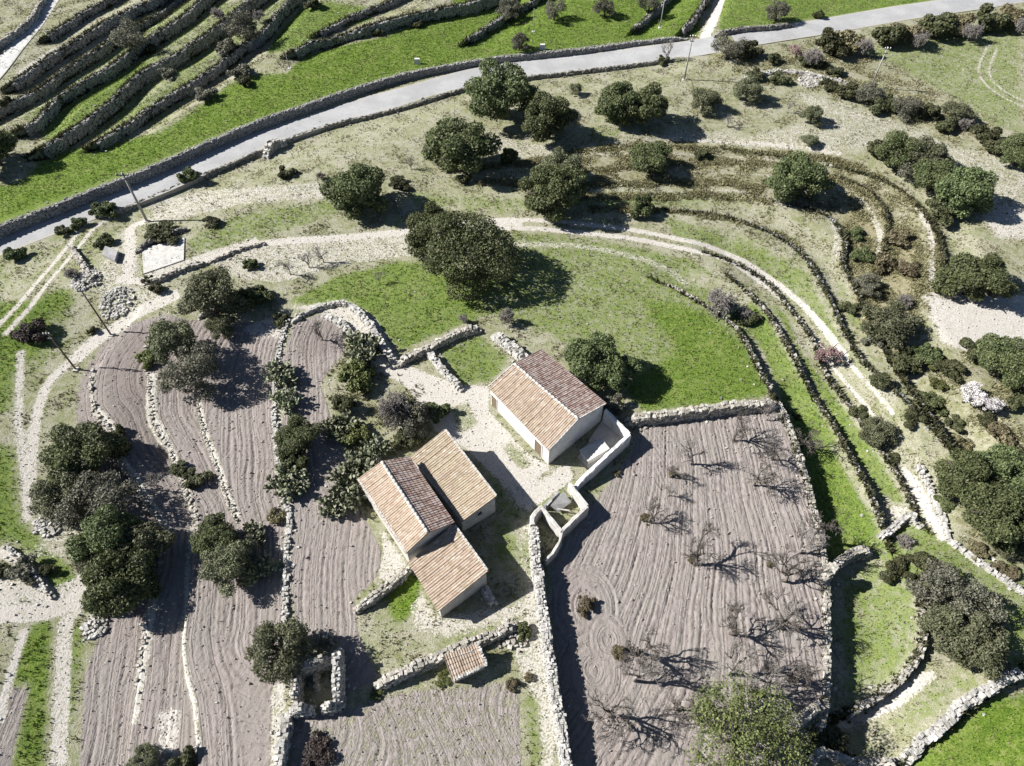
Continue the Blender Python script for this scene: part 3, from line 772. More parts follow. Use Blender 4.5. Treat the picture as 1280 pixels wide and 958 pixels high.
FW = 'free standing dry stone walls'
def fwall(pts, h, w, label, mat=None, **k):
    P = smooth_poly(world(pts, h), .6)
    k.setdefault('hvar', .06)
    return stone_wall(P, h, w, label, mat or ps, group=FW, **k)
fwall([(667, 652), (670, 690), (676, 735), (682, 780), (688, 830), (697, 880), (706, 930), (716, 1000)], 1.5, .62, 'long thick whitish wall between the farmyard and the big ploughed field', ps, size=.24, drop_rows=11)
fwall([(785, 521), (830, 517), (870, 512), (915, 506), (972, 500)], 1.1, .7, 'lichen grey wall between the meadow and the top of the big ploughed field', st)
fwall([(1032, 718), (1052, 701), (1072, 688), (1094, 686)], 1.4, .6, 'short leaning wall at the top of the grass enclosure right of the big field', st)
fwall([(1104, 668), (1122, 655), (1140, 644), (1154, 655)], .6, .5, 'white topped corner wall round the grey bare bush on the right', ps)
fwall([(1030, 880), (1012, 890), (998, 905)], .8, .6, 'stub of wall at the lower right corner of the big ploughed field', st)
fwall([(1132, 948), (1152, 930), (1174, 911), (1202, 889), (1232, 865), (1277, 838)], .55, .7, 'white tumbled wall above the bright green field in the bottom right corner', ps, size=.30, rough=.45, gaps=.12)
fwall([(1015, 950), (1030, 940), (1060, 950), (1110, 955), (1132, 948)], .5, .5, 'grey wall end along the bottom edge right of the bright tree', st)
fwall([(1186, 672), (1210, 690), (1240, 712), (1290, 745)], .35, .4, 'narrow white wall running down right from the white track', ps)
fwall([(1150, 582), (1160, 604), (1172, 634), (1186, 672)], .25, .4, 'low white wall along the right side of the white track', ps, gaps=.2)
fwall([(438, 379), (461, 403), (475, 426), (494, 452)], .7, .6, 'white wall descending from the hill between the path and the lush grass', ps)
fwall([(404, 392), (428, 405), (442, 424), (452, 440)], .45, .6, 'pale rubble wall at the head of the narrow middle strip', ps, gaps=.15)
fwall([(364, 400), (390, 386), (420, 378), (438, 379)], .4, .5, 'curved pale wall closing the top of the narrow middle strip', ps, gaps=.15)
fwall([(496, 452), (512, 443), (537, 432), (567, 417), (598, 408)], .75, .6, 'grey rubble wall under the lush grass leading to the walled garden', st)
fwall([(535, 438), (553, 459), (576, 482)], .8, .5, 'white wall on the left side of the walled garden', ps)
fwall([(618, 415), (637, 430), (657, 447)], .75, .9, 'broad whitish wall on the right side of the walled garden', ps)
fwall([(467, 855), (500, 842), (540, 824), (580, 806), (615, 792), (645, 780)], .95, .62, 'grey rubble wall behind the small tiled shed', st, size=.28, hvar=.16)
fwall([(442, 760), (462, 748), (490, 728), (512, 709)], .8, .5, 'short rubble wall from the farmhouse corner to the ploughed strip', st, size=.28)
fwall([(352, 893), (356, 905), (350, 935), (344, 1000)], 1.0, .6, 'white wall running off the bottom edge below the roofless ruin', ps)
fwall([(468, 585), (470, 565), (472, 545)], .7, .45, 'stub of pale wall behind the left farmhouse among prickly pears', ps)
fwall([(5, 682), (30, 702), (45, 722), (64, 745)], .35, .35, 'curved white wall at the left edge by the white dirt turning', ps, gaps=.1)
fwall([(258, 326), (228, 335), (200, 347), (178, 352)], .45, .45, 'low stone wall below the white concrete slab', st, gaps=.15)
fwall([(330, 303), (300, 311), (262, 326)], .3, .4, 'low broken wall along the pale track right of the concrete slab', st, gaps=.3)
fwall([(86, 305), (98, 322), (112, 345), (120, 352)], .5, .6, 'tumbled stone wall ending in a rubble heap near the utility poles', st, gaps=.2, size=.34)
fwall([(930, 95), (980, 88), (1030, 96), (1058, 102)], .4, .5, 'white rubble wall through scrub below the road bend', ps, gaps=.25, size=.36)
fwall([(-30, 68), (10, 45), (38, 22), (56, -10)], .9, .5, 'grey wall on the left of the concrete lane in the top left corner', st, size=.4)
fwall([(895, 42), (925, 36), (960, 33), (990, 29)], .6, .45, 'dark wall between the far green field and the road on the right', ds_, size=.4)
fwall([(330, 192), (340, 180), (352, 172)], .7, .9, 'lump of piled pale rocks at the lower edge of the road', ps, size=.5, rough=.3)
fwall([(246, 395), (262, 388), (286, 380)], .4, .4, 'low pale wall under the olive at the head of the ploughed strips', ps, gaps=.2)

def rubble(cx, cy, r, n, label, mat, name='stone_heap', sz=.3, hgt=.5):
    c = at(cx, cy)
    d = np.sqrt(rng.random(n))*r; t = rng.uniform(0, 6.28, n)
    X = c[0]+d*np.cos(t); Y = c[1]+d*np.sin(t)
    Z = hf(X, Y)+.05+hgt*np.maximum(0, 1-d/r)*rng.random(n)
    m = MB(); m.add(*stones(np.column_stack([X, Y, Z]), rng.uniform(.4, 1.2, (n, 3))*sz, rng.uniform(0, 6, n)))
    o = link(name, m.mesh(name), mat); return tag(o, label, 'stone heap', 'heaps of field stones')
rubble(108, 350, 1.6, 200, 'heap of pale rubble beside the brown bush near the poles', ps)
rubble(146, 378, 1.9, 170, 'flat triangular patch of white field stones above the bend of the track', ps, hgt=.15)
rubble(62, 655, 1.3, 110, 'patch of white rubble left of the dark tree clump', ps, hgt=.2)
rubble(118, 783, 1.0, 70, 'small white rubble patch at the head of the near left strip', ps, hgt=.2)
rubble(640, 795, 1.3, 90, 'loose grey stones at the right end of the shed wall', st, hgt=.25)
rubble(1010, 103, 1.5, 150, 'white scattered rocks in scrub below the road bend', ps, hgt=.2)

# ------------------------------------------------------------------ buildings
HA = 'tiled stone farm buildings'
def lerp(a, b, t): return a+(b-a)*t
def tiled_roof(name, c00, c10, c11, c01, mat, parent, pitch=.21, row=.36, over=.12, amp=.05, label=None):
    """c00-c10 eave, c01-c11 top edge; corrugated tile courses on a slab"""
    c00, c10, c11, c01 = [np.asarray(c, float) for c in (c00, c10, c11, c01)]
    ue = (c10-c00)/np.linalg.norm(c10-c00); vs = (c01-c00)/np.linalg.norm(c01-c00)
    c00 = c00-vs*over-ue*.04; c10 = c10-vs*over+ue*.04; c01 = c01-ue*.04; c11 = c11+ue*.04
    nrm = np.cross(ue, vs); nrm /= np.linalg.norm(nrm); nrm *= np.sign(nrm[2])
    wu = np.linalg.norm(c10-c00); wv = np.linalg.norm(c01-c00)
    nu = max(4, int(round(wu/pitch))); nv = max(3, int(round(wv/row)))
    K = 6
    us = np.linspace(0, nu, nu*K+1)
    prof = np.abs(np.cos(us*math.pi))**.8*amp*1.0
    colr = rng.normal(0, .008, nu+2)
    Vs, TU, TV, Q = [], [], [], []
    n = len(us)
    sag = lambda s, t: -.06*np.sin(math.pi*s)*math.sin(math.pi*t)
    for r in range(nv):
        for e, t in ((0, r/nv), (1, (r+1.0)/nv)):
            s = us/nu
            base = (c00*(1-s)[:, None]+c10*s[:, None])*(1-t)+(c01*(1-s)[:, None]+c11*s[:, None])*t
            lift = (.035 if e == 0 else 0.0)+rng.normal(0, .004, n)
            z = prof+lift+colr[np.minimum((us+.5).astype(int), nu)]+sag(s, t)
            Vs.append(base+nrm*z[:, None]); TU.append(us+.5); TV.append(np.full(n, r+.5))
    Vs = np.array(Vs); 
    for r in range(nv*2-1):
        for j in range(n-1): Q.append([r*n+j, r*n+j+1, (r+1)*n+j+1, (r+1)*n+j])
    V = Vs.reshape(-1, 3)
    # slab below
    th = .09
    top = np.array([c00, c10, c11, c01])-nrm*.015; bot = top-nrm*th
    k = len(V)
    V = np.vstack([V, top, bot])
    Q += [[k+7, k+6, k+5, k+4], [k, k+1, k+5, k+4][::-1], [k+1, k+2, k+6, k+5][::-1], [k+2, k+3, k+7, k+6][::-1], [k+3, k, k+4, k+7][::-1]]
    me = new_mesh(name, V, Q)
    tu = np.concatenate([np.concatenate(TU), np.zeros(8)]); tv = np.concatenate([np.concatenate(TV), np.zeros(8)])
    me.attributes.new('tu', 'FLOAT', 'POINT').data.foreach_set('value', tu.astype(np.float32))
    me.attributes.new('tv', 'FLOAT', 'POINT').data.foreach_set('value', tv.astype(np.float32))
    o = link(name, me, mat, parent)
    if label: o['label'] = label
    return o

def ridge_cap(a, b, parent, mat, r=.13, name='ridge'):
    n = max(2, int(np.linalg.norm(b-a)/.4))
    m = MB()
    for i in range(n):
        p, q = lerp(a, b, i/n), lerp(a, b, (i+1.05)/n)
        m.tube(np.array([p+[0, 0, .02+rng.normal(0, .008)], q+[0, 0, .045]]), [r, r*.88], 8)
    return link(name, m.mesh(name, True), mat, parent)

def shell(m, foot, tops, thick, zb, hole=None):
    """walls under a roof: foot order loop of xy, tops z at each corner"""
    foot = np.asarray(foot, float); n = len(foot)
    cen = foot.mean(0)
    inn = foot+(cen-foot)/np.linalg.norm(cen-foot, axis=1)[:, None]*thick*1.4
    for i in range(n):
        j = (i+1) % n
        b = [(*foot[i], zb), (*foot[j], zb), (*inn[j], zb), (*inn[i], zb)]
        t = [(*foot[i], tops[i]), (*foot[j], tops[j]), (*inn[j], tops[j]), (*inn[i], tops[i])]
        m.hexa(np.array(b), np.array(t))

def inset(Q, d):
    Q = np.asarray(Q, float); c = Q.mean(0)
    v = c-Q; return Q+v/np.linalg.norm(v, axis=1)[:, None]*d*1.41

def opening(parent, a, b, t, wid, z0, z1, name, mat, frame=M['plaster'], depth=.12, sub=None):
    """door or window set in the wall plane from a to b (xy, outside on the right of a->b)"""
    a, b = np.asarray(a, float)[:2], np.asarray(b, float)[:2]
    d = (b-a)/np.linalg.norm(b-a); nrm = np.array([d[1], -d[0]]); c = a+(b-a)*t
    m = MB(); p0, p1 = c-d*wid/2, c+d*wid/2
    def box(q0, q1, za, zb, o0, o1):
        m.hexa(np.array([(*(q0+nrm*o0), za), (*(q1+nrm*o0), za), (*(q1+nrm*o1), za), (*(q0+nrm*o1), za)]),
               np.array([(*(q0+nrm*o0), zb), (*(q1+nrm*o0), zb), (*(q1+nrm*o1), zb), (*(q0+nrm*o1), zb)]))
    f = .10
    m2 = m; box(p0-d*f, p0, z0, z1+f, -.05, .045); box(p1, p1+d*f, z0, z1+f, -.05, .045); box(p0, p1, z1, z1+f, -.05, .047)
    if sub: box(p0-d*f, p1+d*f, z0-.08, z0-.002, -.05, .07)
    fr = link(name, m.mesh(name), frame, parent)
    m = MB(); box(p0+d*.002, p1-d*.002, z0+.01, z1-.002, -.05, .012)
    link('panel' if not sub else 'pane', m.mesh('panel'), mat, fr)
    return fr

def P3(px, py, z): return ray_at(px, py, z)
GA = 0.0
# ---- left farmhouse: gabled house with two mono-pitch wings
fa_c = ray_at(537, 660, 0)
farm = empty('farmhouse', (fa_c[0], fa_c[1], 0), 'left farmhouse with three tiled roofs, one gabled and two single slope', 'farmhouse', HA)
def rel(o, loc):                          # keep world placement under an empty
    o.location = (-loc[0], -loc[1], -loc[2])
def under(o, root): o.parent = root; o.location = -root.location
def part_house(root, quad, zs, zb, wallname, wallmat, extra=None):
    m = MB(); shell(m, inset([q[:2] for q in quad], .10), zs, .35, zb)
    return m
e1, e2, rz = 2.9, 3.2, 4.05
b1 = [P3(448.1, 599.2, e1), P3(508.2, 690.9, e1), P3(566, 653.3, e2), P3(510.3, 571.7, e2)]    # Lb Lf Rf Rb
rb, rf = lerp(b1[0], b1[3], .5), lerp(b1[1], b1[2], .475); rb[2] = rz; rf[2] = rz
q2 = [P3(513.5, 571.7, 2.25), P3(577.3, 651.8, 2.25), P3(620.4, 619.9, 3.0), P3(556.6, 537.2, 3.0)]
q3 = [P3(512.1, 702.6, 2.05), P3(548.9, 762.9, 2.05), P3(609.7, 713.6, 2.8), P3(568.5, 656.4, 2.8)]
def house_walls(root, quad, gable=None, mat=M['plaster'], zb=-.5, name='wall'):
    """four walls, optional gable apex points on edges 1-2 and 3-0"""
    m = MB(); Q = inset([q[:2] for q in quad], .10); z = [q[2]-.09 for q in quad]
    inn = inset(Q, .4)
    for i in range(4):
        j = (i+1) % 4
        if gable and i in (1, 3):
            ap = gable[0] if i == 1 else gable[1]
            mid = np.array([*lerp(Q[i], Q[j], .5)]); mi = lerp(inn[i], inn[j], .5)
            for (A, B, AI, BI, za, zb2) in ((Q[i], mid, inn[i], mi, z[i], ap-.09), (mid, Q[j], mi, inn[j], ap-.09, z[j])):
                m.hexa(np.array([(*A, zb), (*B, zb), (*BI, zb), (*AI, zb)]), np.array([(*A, za), (*B, zb2), (*BI, zb2), (*AI, za)]))
        else:
            m.hexa(np.array([(*Q[i], zb), (*Q[j], zb), (*inn[j], zb), (*inn[i], zb)]), np.array([(*Q[i], z[i]), (*Q[j], z[j]), (*inn[j], z[j]), (*inn[i], z[i])]))
    o = link(name, m.mesh(name), mat); under(o, root); return o, Q
def put(o, root): under(o, root); return o
_, Q1 = house_walls(farm, b1, (rz, rz))
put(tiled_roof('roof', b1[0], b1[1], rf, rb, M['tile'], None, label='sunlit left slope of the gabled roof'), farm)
put(tiled_roof('roof', b1[3], b1[2], rf, rb, M['tile_shaded'], None, label='shaded dark slope of the gabled roof'), farm)
put(ridge_cap(rb, rf, None, M['plaster']), farm)
_, Q2 = house_walls(farm, q2)
put(tiled_roof('roof', q2[0], q2[1], q2[2], q2[3], M['tile_yellow'], None, over=.02, label='yellowish single slope roof of the rear wing'), farm)
_, Q3 = house_walls(farm, q3)
put(tiled_roof('roof', q3[0], q3[1], q3[2], q3[3], M['tile'], None, label='pinkish single slope roof of the front wing'), farm)
def verge(a, b, root, w=.16, mat=M['plaster'], name='verge'):
    n = max(3, int(np.linalg.norm(b-a)/.35)); m = MB()
    C = np.array([lerp(a, b, (i+.5)/n) for i in range(n)])+[0, 0, .05]
    yaw = math.atan2(*(b-a)[[1, 0]])
    m.add(*stones(C, np.tile([.37, w, .10], (n, 1)), np.full(n, yaw), jit=.06, tilt=.05+0*yaw))
    return put(link(name, m.mesh(name), mat), root)
for a, b_ in ((q2[2], q2[3]), (q3[2], q3[3]), (b1[0], b1[1])): verge(a, b_, farm)
o = opening(None, Q2[1], Q2[2], .52, .42, 1.25, 1.75, 'window', M['glass'], sub=True); put(o, farm)
# stone step ledge at the near corner of the front wing
fwall([(606, 733), (611, 742), (616, 752)], .7, .55, 'short stub wall with a pale end beside the right corner of the farmhouse', M['plaster'], size=.3)

# ---- upper right farmhouse
hb_c = ray_at(680, 525, 0)
farm2 = empty('farmhouse', (hb_c[0], hb_c[1], 0), 'upper right farmhouse with one long gabled tiled roof and white plaster walls', 'farmhouse', HA)
eb, rzb = 2.75, 3.75
B4 = [P3(611, 483.2, eb), P3(687, 562.3, eb), P3(756.6, 505.2, eb), P3(676.7, 437.8, eb)]
rB, rFv = P3(643, 455, rzb), P3(723, 524, rzb)
_, QB = house_walls(farm2, B4, (rzb, rzb), M['white'])
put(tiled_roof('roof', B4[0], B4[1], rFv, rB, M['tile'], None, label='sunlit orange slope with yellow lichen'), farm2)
put(tiled_roof('roof', B4[3], B4[2], rFv, rB, M['tile_shaded'], None, label='shaded dark slope'), farm2)
put(ridge_cap(rB, rFv, None, M['plaster'], .12), farm2)
verge(B4[1], rFv, farm2, .14); verge(rFv, B4[2], farm2, .14); verge(B4[0], rB, farm2, .14)
for t, w_, z0, z1, nm, mt, sb in ((.83, .9, .02, 1.95, 'door', M['wood'], None), (.07, .8, .02, 1.8, 'door', M['wood'], None)):
    put(opening(None, QB[0], QB[1], t, w_, z0, z1, nm, mt, M['white'], sub=sb), farm2)

def plaster_wall(pts, heights, th, label, mat, name='plaster_wall', base=-.5, cat='wall', group='plastered enclosure walls', zs=None, crown=True):
    """pts pixel centre line of the top, heights above local datum"""
    P = np.array([P3(x, y, h) for (x, y), h in zip(pts, heights)])
    R = resample(P, .35); n = len(R)
    T = np.gradient(R[:, :2], axis=0); T /= np.linalg.norm(T, axis=1)[:, None]+1e-9
    N = np.column_stack([-T[:, 1], T[:, 0]])
    j = lambda s: rng.normal(0, s, n)
    zt = R[:, 2]+j(.035)
    cols = [(-.5, base, 0), (-.5, None, -.08), (-.32, None, .0), (.32, None, .0), (.5, None, -.08), (.5, base, 0)]
    V = []
    for o, z, dz in cols:
        xy = R[:, :2]+N*(o*th)[..., None] if np.ndim(o) else R[:, :2]+N*(o*th+j(.018))[:, None]
        V.append(np.column_stack([xy, np.full(n, z) if z is not None else zt+dz]))
    V = np.stack(V, 1); c = 6
    Q = [[i*c+k, (i+1)*c+k, (i+1)*c+(k+1) % c, i*c+(k+1) % c] for i in range(n-1) for k in range(c)]
    me = new_mesh(name, V.reshape(-1, 3), Q, None)
    m = MB(); m.add(V.reshape(-1, 3), Q); m.add(V[0], [[0, 1, 2, 3], [0, 3, 4, 5]]); m.add(V[-1], [[3, 2, 1, 0], [5, 4, 3, 0]])
    o = link(name, m.mesh(name), mat); bpy.data.meshes.remove(me)
    return tag(o, label, cat, group)
plaster_wall([(757, 512), (766, 521), (776, 531), (787, 542)], [2.0, 1.7, 1.65, 1.7], .35, 'short white wall from the upper farmhouse corner to the courtyard corner', M['white'])
plaster_wall([(787, 543), (765, 563), (742, 585), (724, 602), (718, 612)], [1.7, 1.6, 1.4, 1.0, .8], .4, 'long white courtyard wall overlooking the corner of the big ploughed field', M['white'])
plaster_wall([(712, 604), (722, 617), (734, 632)], [1.3, 1.4, 1.5], .35, 'pale upper right wall of the roofless pen beside the long wall', M['plaster'])
plaster_wall([(734, 633), (717, 649), (702, 664)], [1.5, 1.4, 1.4], .38, 'pale lower right wall of the roofless pen facing the big field', M['plaster'])
plaster_wall([(702, 664), (690, 650), (678, 634)], [1.4, 1.4, 1.3], .35, 'pale wall dividing the roofless pen from the narrow triangular yard', M['plaster'])
plaster_wall([(679, 633), (671, 639), (665, 648), (666, 656)], [1.2, 1.3, 1.5, 1.5], .45, 'pale end wall joining the roofless pen to the long whitish wall', M['plaster'])
plaster_wall([(702, 666), (699, 678), (692, 690), (682, 700)], [1.3, 1.3, 1.2, 1.1], .28, 'thin curved wall of the narrow triangular yard against the big field', M['plaster'])
plaster_wall([(681, 632), (690, 623), (698, 615)], [.8, .9, .9], .3, 'broken low wall on the yard side of the roofless pen', M['greyconcrete'])
# fallen slab and beams inside the pen
m = MB(); c = [P3(688, 632, .75), P3(704, 614, .9), P3(714, 628, .6), P3(698, 640, .35)]
m.hexa(np.array(c)-[0, 0, .10], np.array(c)); tag(link('roof_slab', m.mesh('roof_slab'), M['greyconcrete']), 'grey fallen slab leaning inside the roofless pen', 'slab')
m = MB(); m.tube([P3(695, 636, .45), P3(702, 637, .5), P3(712, 638.5, .55)], .07, 6); m.tube([P3(690, 626, .85), P3(684, 632, .8)], .06, 6)
tag(link('wooden_beam', m.mesh('wooden_beam'), M['plaster']), 'pale broken beams lying in the roofless pen', 'beam')
# paved courtyard beside the upper farmhouse
cp = [P3(755, 540, 0), P3(782, 552, 0), P3(727, 602, 0), P3(692, 583, 0), P3(752, 520, 0)]
cw = [P3(756, 521, 0), P3(780, 548, 0), P3(738, 588, 0), P3(722, 572, 0)]
m = MB(); cw = np.array(cw); m.hexa(cw+[0, 0, -.3], cw+[0, 0, .06])
o = link('courtyard_paving', m.mesh('courtyard_paving'), M['concrete']); o['kind'] = 'structure'
# lean-to with small tiled roof in the courtyard
lt = [P3(724, 563, .75), P3(735, 577, .75), P3(762, 561, 1.35), P3(752, 548, 1.35)]
lean = empty('shelter', (*ray_at(742, 565, 0)[:2], 0), 'low pale flat roofed shelter inside the white courtyard wall', 'shelter')
house_walls(lean, lt, None, M['white'])
m = MB(); sl4 = np.array(lt); m.hexa(sl4-[0, 0, .085], sl4+[0, 0, .02]); put(link('roof', m.mesh('roof'), M['concrete']), lean)

# ---- small tiled shed
shed = empty('tiled_shed', (*ray_at(582, 845, 0)[:2], 0), 'small tiled shed leaning against the rubble wall', 'shed', HA)
s4 = [P3(566, 851, 1.15), P3(608.2, 831.2, 1.15), P3(597, 804, 1.75), P3(554.7, 819, 1.75)]
house_walls(shed, s4, None, M['stone'])
put(tiled_roof('roof', s4[0], s4[1], s4[2], s4[3], M['tile'], None, pitch=.2, over=.06), shed)
def stone_edge(a, b, root, name='stone_edging'):
    n = int(np.linalg.norm(b-a)/.2); C = np.array([lerp(a, b, (i+.5)/n) for i in range(n)])+[0, 0, .07]
    m = MB(); m.add(*stones(C, rng.uniform(.7, 1.2, (n, 3))*[.2, .26, .16], rng.uniform(0, 6, n)))
    return put(link(name, m.mesh(name), M['palestone']), root)
stone_edge(s4[0], s4[1], shed); stone_edge(s4[1], s4[2], shed)

# ---- roofless ruin
RG = 'walls of the roofless ruin'
zr = float(hf(*ray_at(395, 860, 0)[:2, None])[0])
def rwall(pts, h, w, label, mat=None, **k): return stone_wall(smooth_poly(np.array([ray_at(x, y, zr+h)[:2] for x, y in pts]), .5), h, w, label, mat or st, size=.26, hvar=.08, group=RG, **k)
rwall([(369, 836), (367, 855), (366, 880)], 2.0, .45, 'left wall of the roofless ruin under the olive')
rwall([(369, 833), (392, 826), (414, 821)], 2.1, .5, 'rear wall of the roofless ruin under the olive')
rwall([(419, 806), (420, 840), (419, 876)], 2.1, .5, 'right wall of the roofless ruin facing the ploughed strip', ps)
rwall([(357, 884), (372, 883), (387, 884)], 1.7, .55, 'near left wall stub of the roofless ruin', ps)
rwall([(399, 880), (410, 879), (419, 877)], 1.8, .6, 'near right wall stub of the roofless ruin', ps)
rwall([(394, 833), (393, 845), (393, 858)], .9, .3, 'inner partition of the roofless ruin')
rwall([(392, 800), (404, 793), (413, 798)], 1.0, .4, 'broken outer wall behind the roofless ruin', ds_)

# ---- concrete slab
m = MB(); c = np.array([at(178, 312)+[0, 0, .0], at(231, 298), at(230, 326), at(180, 343)])
m.hexa(c+[0, 0, -.5], c+[0, 0, .12]); tag(link('concrete_slab', m.mesh('concrete_slab'), M['concrete']), 'bright white concrete slab beside the dirt track below the first utility pole', 'slab')
fwall([(170, 312), (190, 300), (215, 290), (231, 284)], .5, .4, 'dark stone wall along the back of the white concrete slab', ds_)
c = np.array([at(134, 312), at(150, 318), at(146, 330), at(130, 322)])
m = MB(); m.hexa(c+[0, 0, -.2], c+[0, 0, .55]); tag(link('stone_trough', m.mesh('stone_trough'), M['greyconcrete']), 'small grey stone trough beside a dark bush left of the slab', 'trough')
# white marker stones on the road wall
for (cx, cy, lab) in ((522, 80, 'pale block on the road wall beside the green field'), (678, 62, 'small pale block on the road wall next to the grey shrub')):
    p = at(cx, cy); m = MB(); q = np.array([[-.5, -.25, -.2], [.5, -.25, -.2], [.45, .3, -.2], [-.45, .3, -.2]])
    m.hexa(q+p, q*[.8, .7, 0]+p+[0, 0, .8]); tag(link('stone_block', m.mesh('stone_block'), M['white']), lab, 'stone block', 'pale blocks on the road wall')

# ------------------------------------------------------------------ utility poles
def pole(bx, by, h, label, arm=1.2, mat='pole', r=.14, head=True, lean=(0, 0)):
    p = at(bx, by)
    root = empty('utility_pole', tuple(p), label, 'utility pole', 'utility poles')
    m = MB(); tx, ty = lean
    m.tube([(0, 0, -.3), (tx*.5, ty*.5, h/2), (tx, ty, h)], [r, r*.82, r*.62], 10)
    link('shaft', m.mesh('shaft', True), M[mat], root)
    if head:
        for z, a in ((h-.25, arm), (h-.85, arm*.7)):
            m = MB()
            m.hexa(np.array([(-a/2, -.06, z-.05), (a/2, -.06, z-.05), (a/2, .06, z-.05), (-a/2, .06, z-.05)])+[tx, ty-.16, 0],
                   np.array([(-a/2, -.06, z+.05), (a/2, -.06, z+.05), (a/2, .06, z+.05), (-a/2, .06, z+.05)])+[tx, ty-.16, 0])
            link('crossarm', m.mesh('crossarm'), M['iron'], root)
        for q in (-.45, 0, .45):
            m = MB(); zz = h-.2; x = q*arm+tx
            m.tube([(x, ty-.16, zz), (x, ty-.16, zz+.07), (x, ty-.16, zz+.12), (x, ty-.16, zz+.2)], [.03, .075, .06, .03], 8)
            link('insulator', m.mesh('insulator', True), M['ceramic'], root)
    m = MB(); m.hexa(np.array([(-.3, -.3, -.25), (.3, -.3, -.25), (.3, .3, -.25), (-.3, .3, -.25)]), np.array([(-.24, -.24, .1), (.24, -.24, .1), (.24, .24, .1), (-.24, .24, .1)]))
    link('footing', m.mesh('footing'), M['concrete'], root)
    return root
pole(184, 277, 7.0, 'tall grey pole with insulators standing between the road and the concrete slab', 1.5, r=.17)
pole(139, 419, 6.9, 'thin brown pole at the bend of the track near the stone patch', .6, 'polewood', .10)
pole(95, 462, 5.8, 'thin brown pole with pale footing at the outer corner of the left strips', .6, 'polewood', .10)
pole(855, 100, 6.6, 'pale pole standing on the slope where the farm lane meets the road', .8, r=.12)
pole(1088, 110, 6.0, 'pale pole in the scrub at the edge of the far right field', .8, r=.11)
pole(362, 86, 2.4, 'short thin post in the green field under the terraces', .5, r=.06, head=False)
pole(667, 40, 3.6, 'thin post in the green field between grey olives', .5, r=.06, head=False)
pole(825, 35, 5.4, 'pale pole in the far green field left of the farm lane', .6, r=.09)
pole(569, 157, 3.0, 'thin post behind the broad dark evergreen on the stony slope', .5, r=.05, head=False)
# ------------------------------------------------------------------ plants
def rot_rand(n):
    v = rng.normal(size=(n, 3)); return v/np.linalg.norm(v, axis=1)[:, None]
def crown(R, rz, cz, nb, nl, ls, seed, loose=.3, flat=.75, low=-.55):
    """leaf faces spread over the shells of many overlapping clumps"""
    global rng
    rng = np.random.default_rng(seed)
    d = rot_rand(nb); d[:, 2] = np.where(d[:, 2] < low, -d[:, 2]*.5, d[:, 2])
    rad = (rng.uniform(.40, .86, nb)*(1+.08*np.sin(3*np.arctan2(d[:, 1], d[:, 0])+seed)))[:, None]
    C = d*rad*[R, R, rz]; rb = rng.uniform(.17, .36, nb)*R
    C = np.vstack([C, [[0, 0, 0]]]); rb = np.append(rb, .5*R)
    pr = rb**2*np.append(np.ones(nb), .45); pr = pr/pr.sum()
    b = rng.choice(nb+1, nl, p=pr)
    dd = rot_rand(nl)
    u = 1-np.abs(rng.normal(0, loose, nl)); u = np.clip(u, .25, 1.15)
    P = C[b]+dd*(rb[b]*u)[:, None]*[1, 1, flat]
    dist = np.min([np.where(b == i, 9, np.linalg.norm((P-C[i])/[1, 1, flat], axis=1)/rb[i]) for i in range(nb+1)], axis=0)
    keep = (dist > .72)
    P, dd = P[keep], dd[keep]; n = len(P)
    nrm = dd*.75+rot_rand(n)*.8+[0, 0, .25]; nrm /= np.linalg.norm(nrm, axis=1)[:, None]
    t = np.cross(nrm, rot_rand(n)); t /= np.linalg.norm(t, axis=1)[:, None]; bt = np.cross(nrm, t)
    L = rng.uniform(.6, 1.3, n)[:, None]*ls; Wd = L*rng.uniform(.38, .7, n)[:, None]
    V = np.stack([P-t*L, P+bt*Wd+nrm*L*.15, P+t*L, P-bt*Wd+nrm*L*.1], 1)
    V[:, :, 2] += cz
    return V.reshape(-1, 3), np.arange(n*4).reshape(-1, 4)

def branches(h, spread, levels, kids, seed, r0=.09, trunk=.25, up=.35, k=3, shrink=.66, decay=.58):
    rr = random.Random(seed); m = MB(); tr = MB()
    def grow(p, d, L, r, lev):
        q = p+d*L
        mid = (p+q)/2+np.array([rr.gauss(0, .07), rr.gauss(0, .07), rr.gauss(0, .05)])*L
        (tr if lev == 0 else m).tube([p, mid, q], [r, r*.85, r*.68], 6 if lev < 2 else k)
        if lev >= levels: return
        for i in range(kids[min(lev, len(kids)-1)]):
            az = rr.uniform(0, 6.283); sp = rr.uniform(.45, 1.0)*spread
            perp = np.cross(d, [math.cos(az), math.sin(az), .3]); perp /= np.linalg.norm(perp)+1e-9
            nd = d*math.cos(sp)+perp*math.sin(sp)+np.array([0, 0, up*.5]); nd /= np.linalg.norm(nd)
            st_ = p+(q-p)*rr.uniform(.55, 1.0) if i else q
            grow(st_, nd, L*shrink*rr.uniform(.75, 1.2), r*decay, lev+1)
    grow(np.array([0, 0, -.1]), np.array([rr.gauss(0, .08), rr.gauss(0, .08), 1.0]), h*trunk, r0, 0)
    return tr, m

def trunk_mesh(name, h, r, seed, limbs=5, R=1.5):
    rr = random.Random(seed); m = MB()
    m.tube([(0, 0, -.3), (rr.gauss(0, .06), rr.gauss(0, .06), h*.45), (rr.gauss(0, .1), rr.gauss(0, .1), h)], [r*1.25, r, r*.75], 8)
    for i in range(limbs):
        a = i*6.283/limbs+rr.uniform(-.4, .4); L = R*rr.uniform(.5, .85)
        p = np.array([0, 0, h*rr.uniform(.7, 1.)])
        q = p+[math.cos(a)*L, math.sin(a)*L, L*rr.uniform(.4, .9)]
        m.tube([p, (p+q)/2+[0, 0, .15*L], q], [r*.55, r*.4, r*.15], 5)
    return m.mesh(name, True)

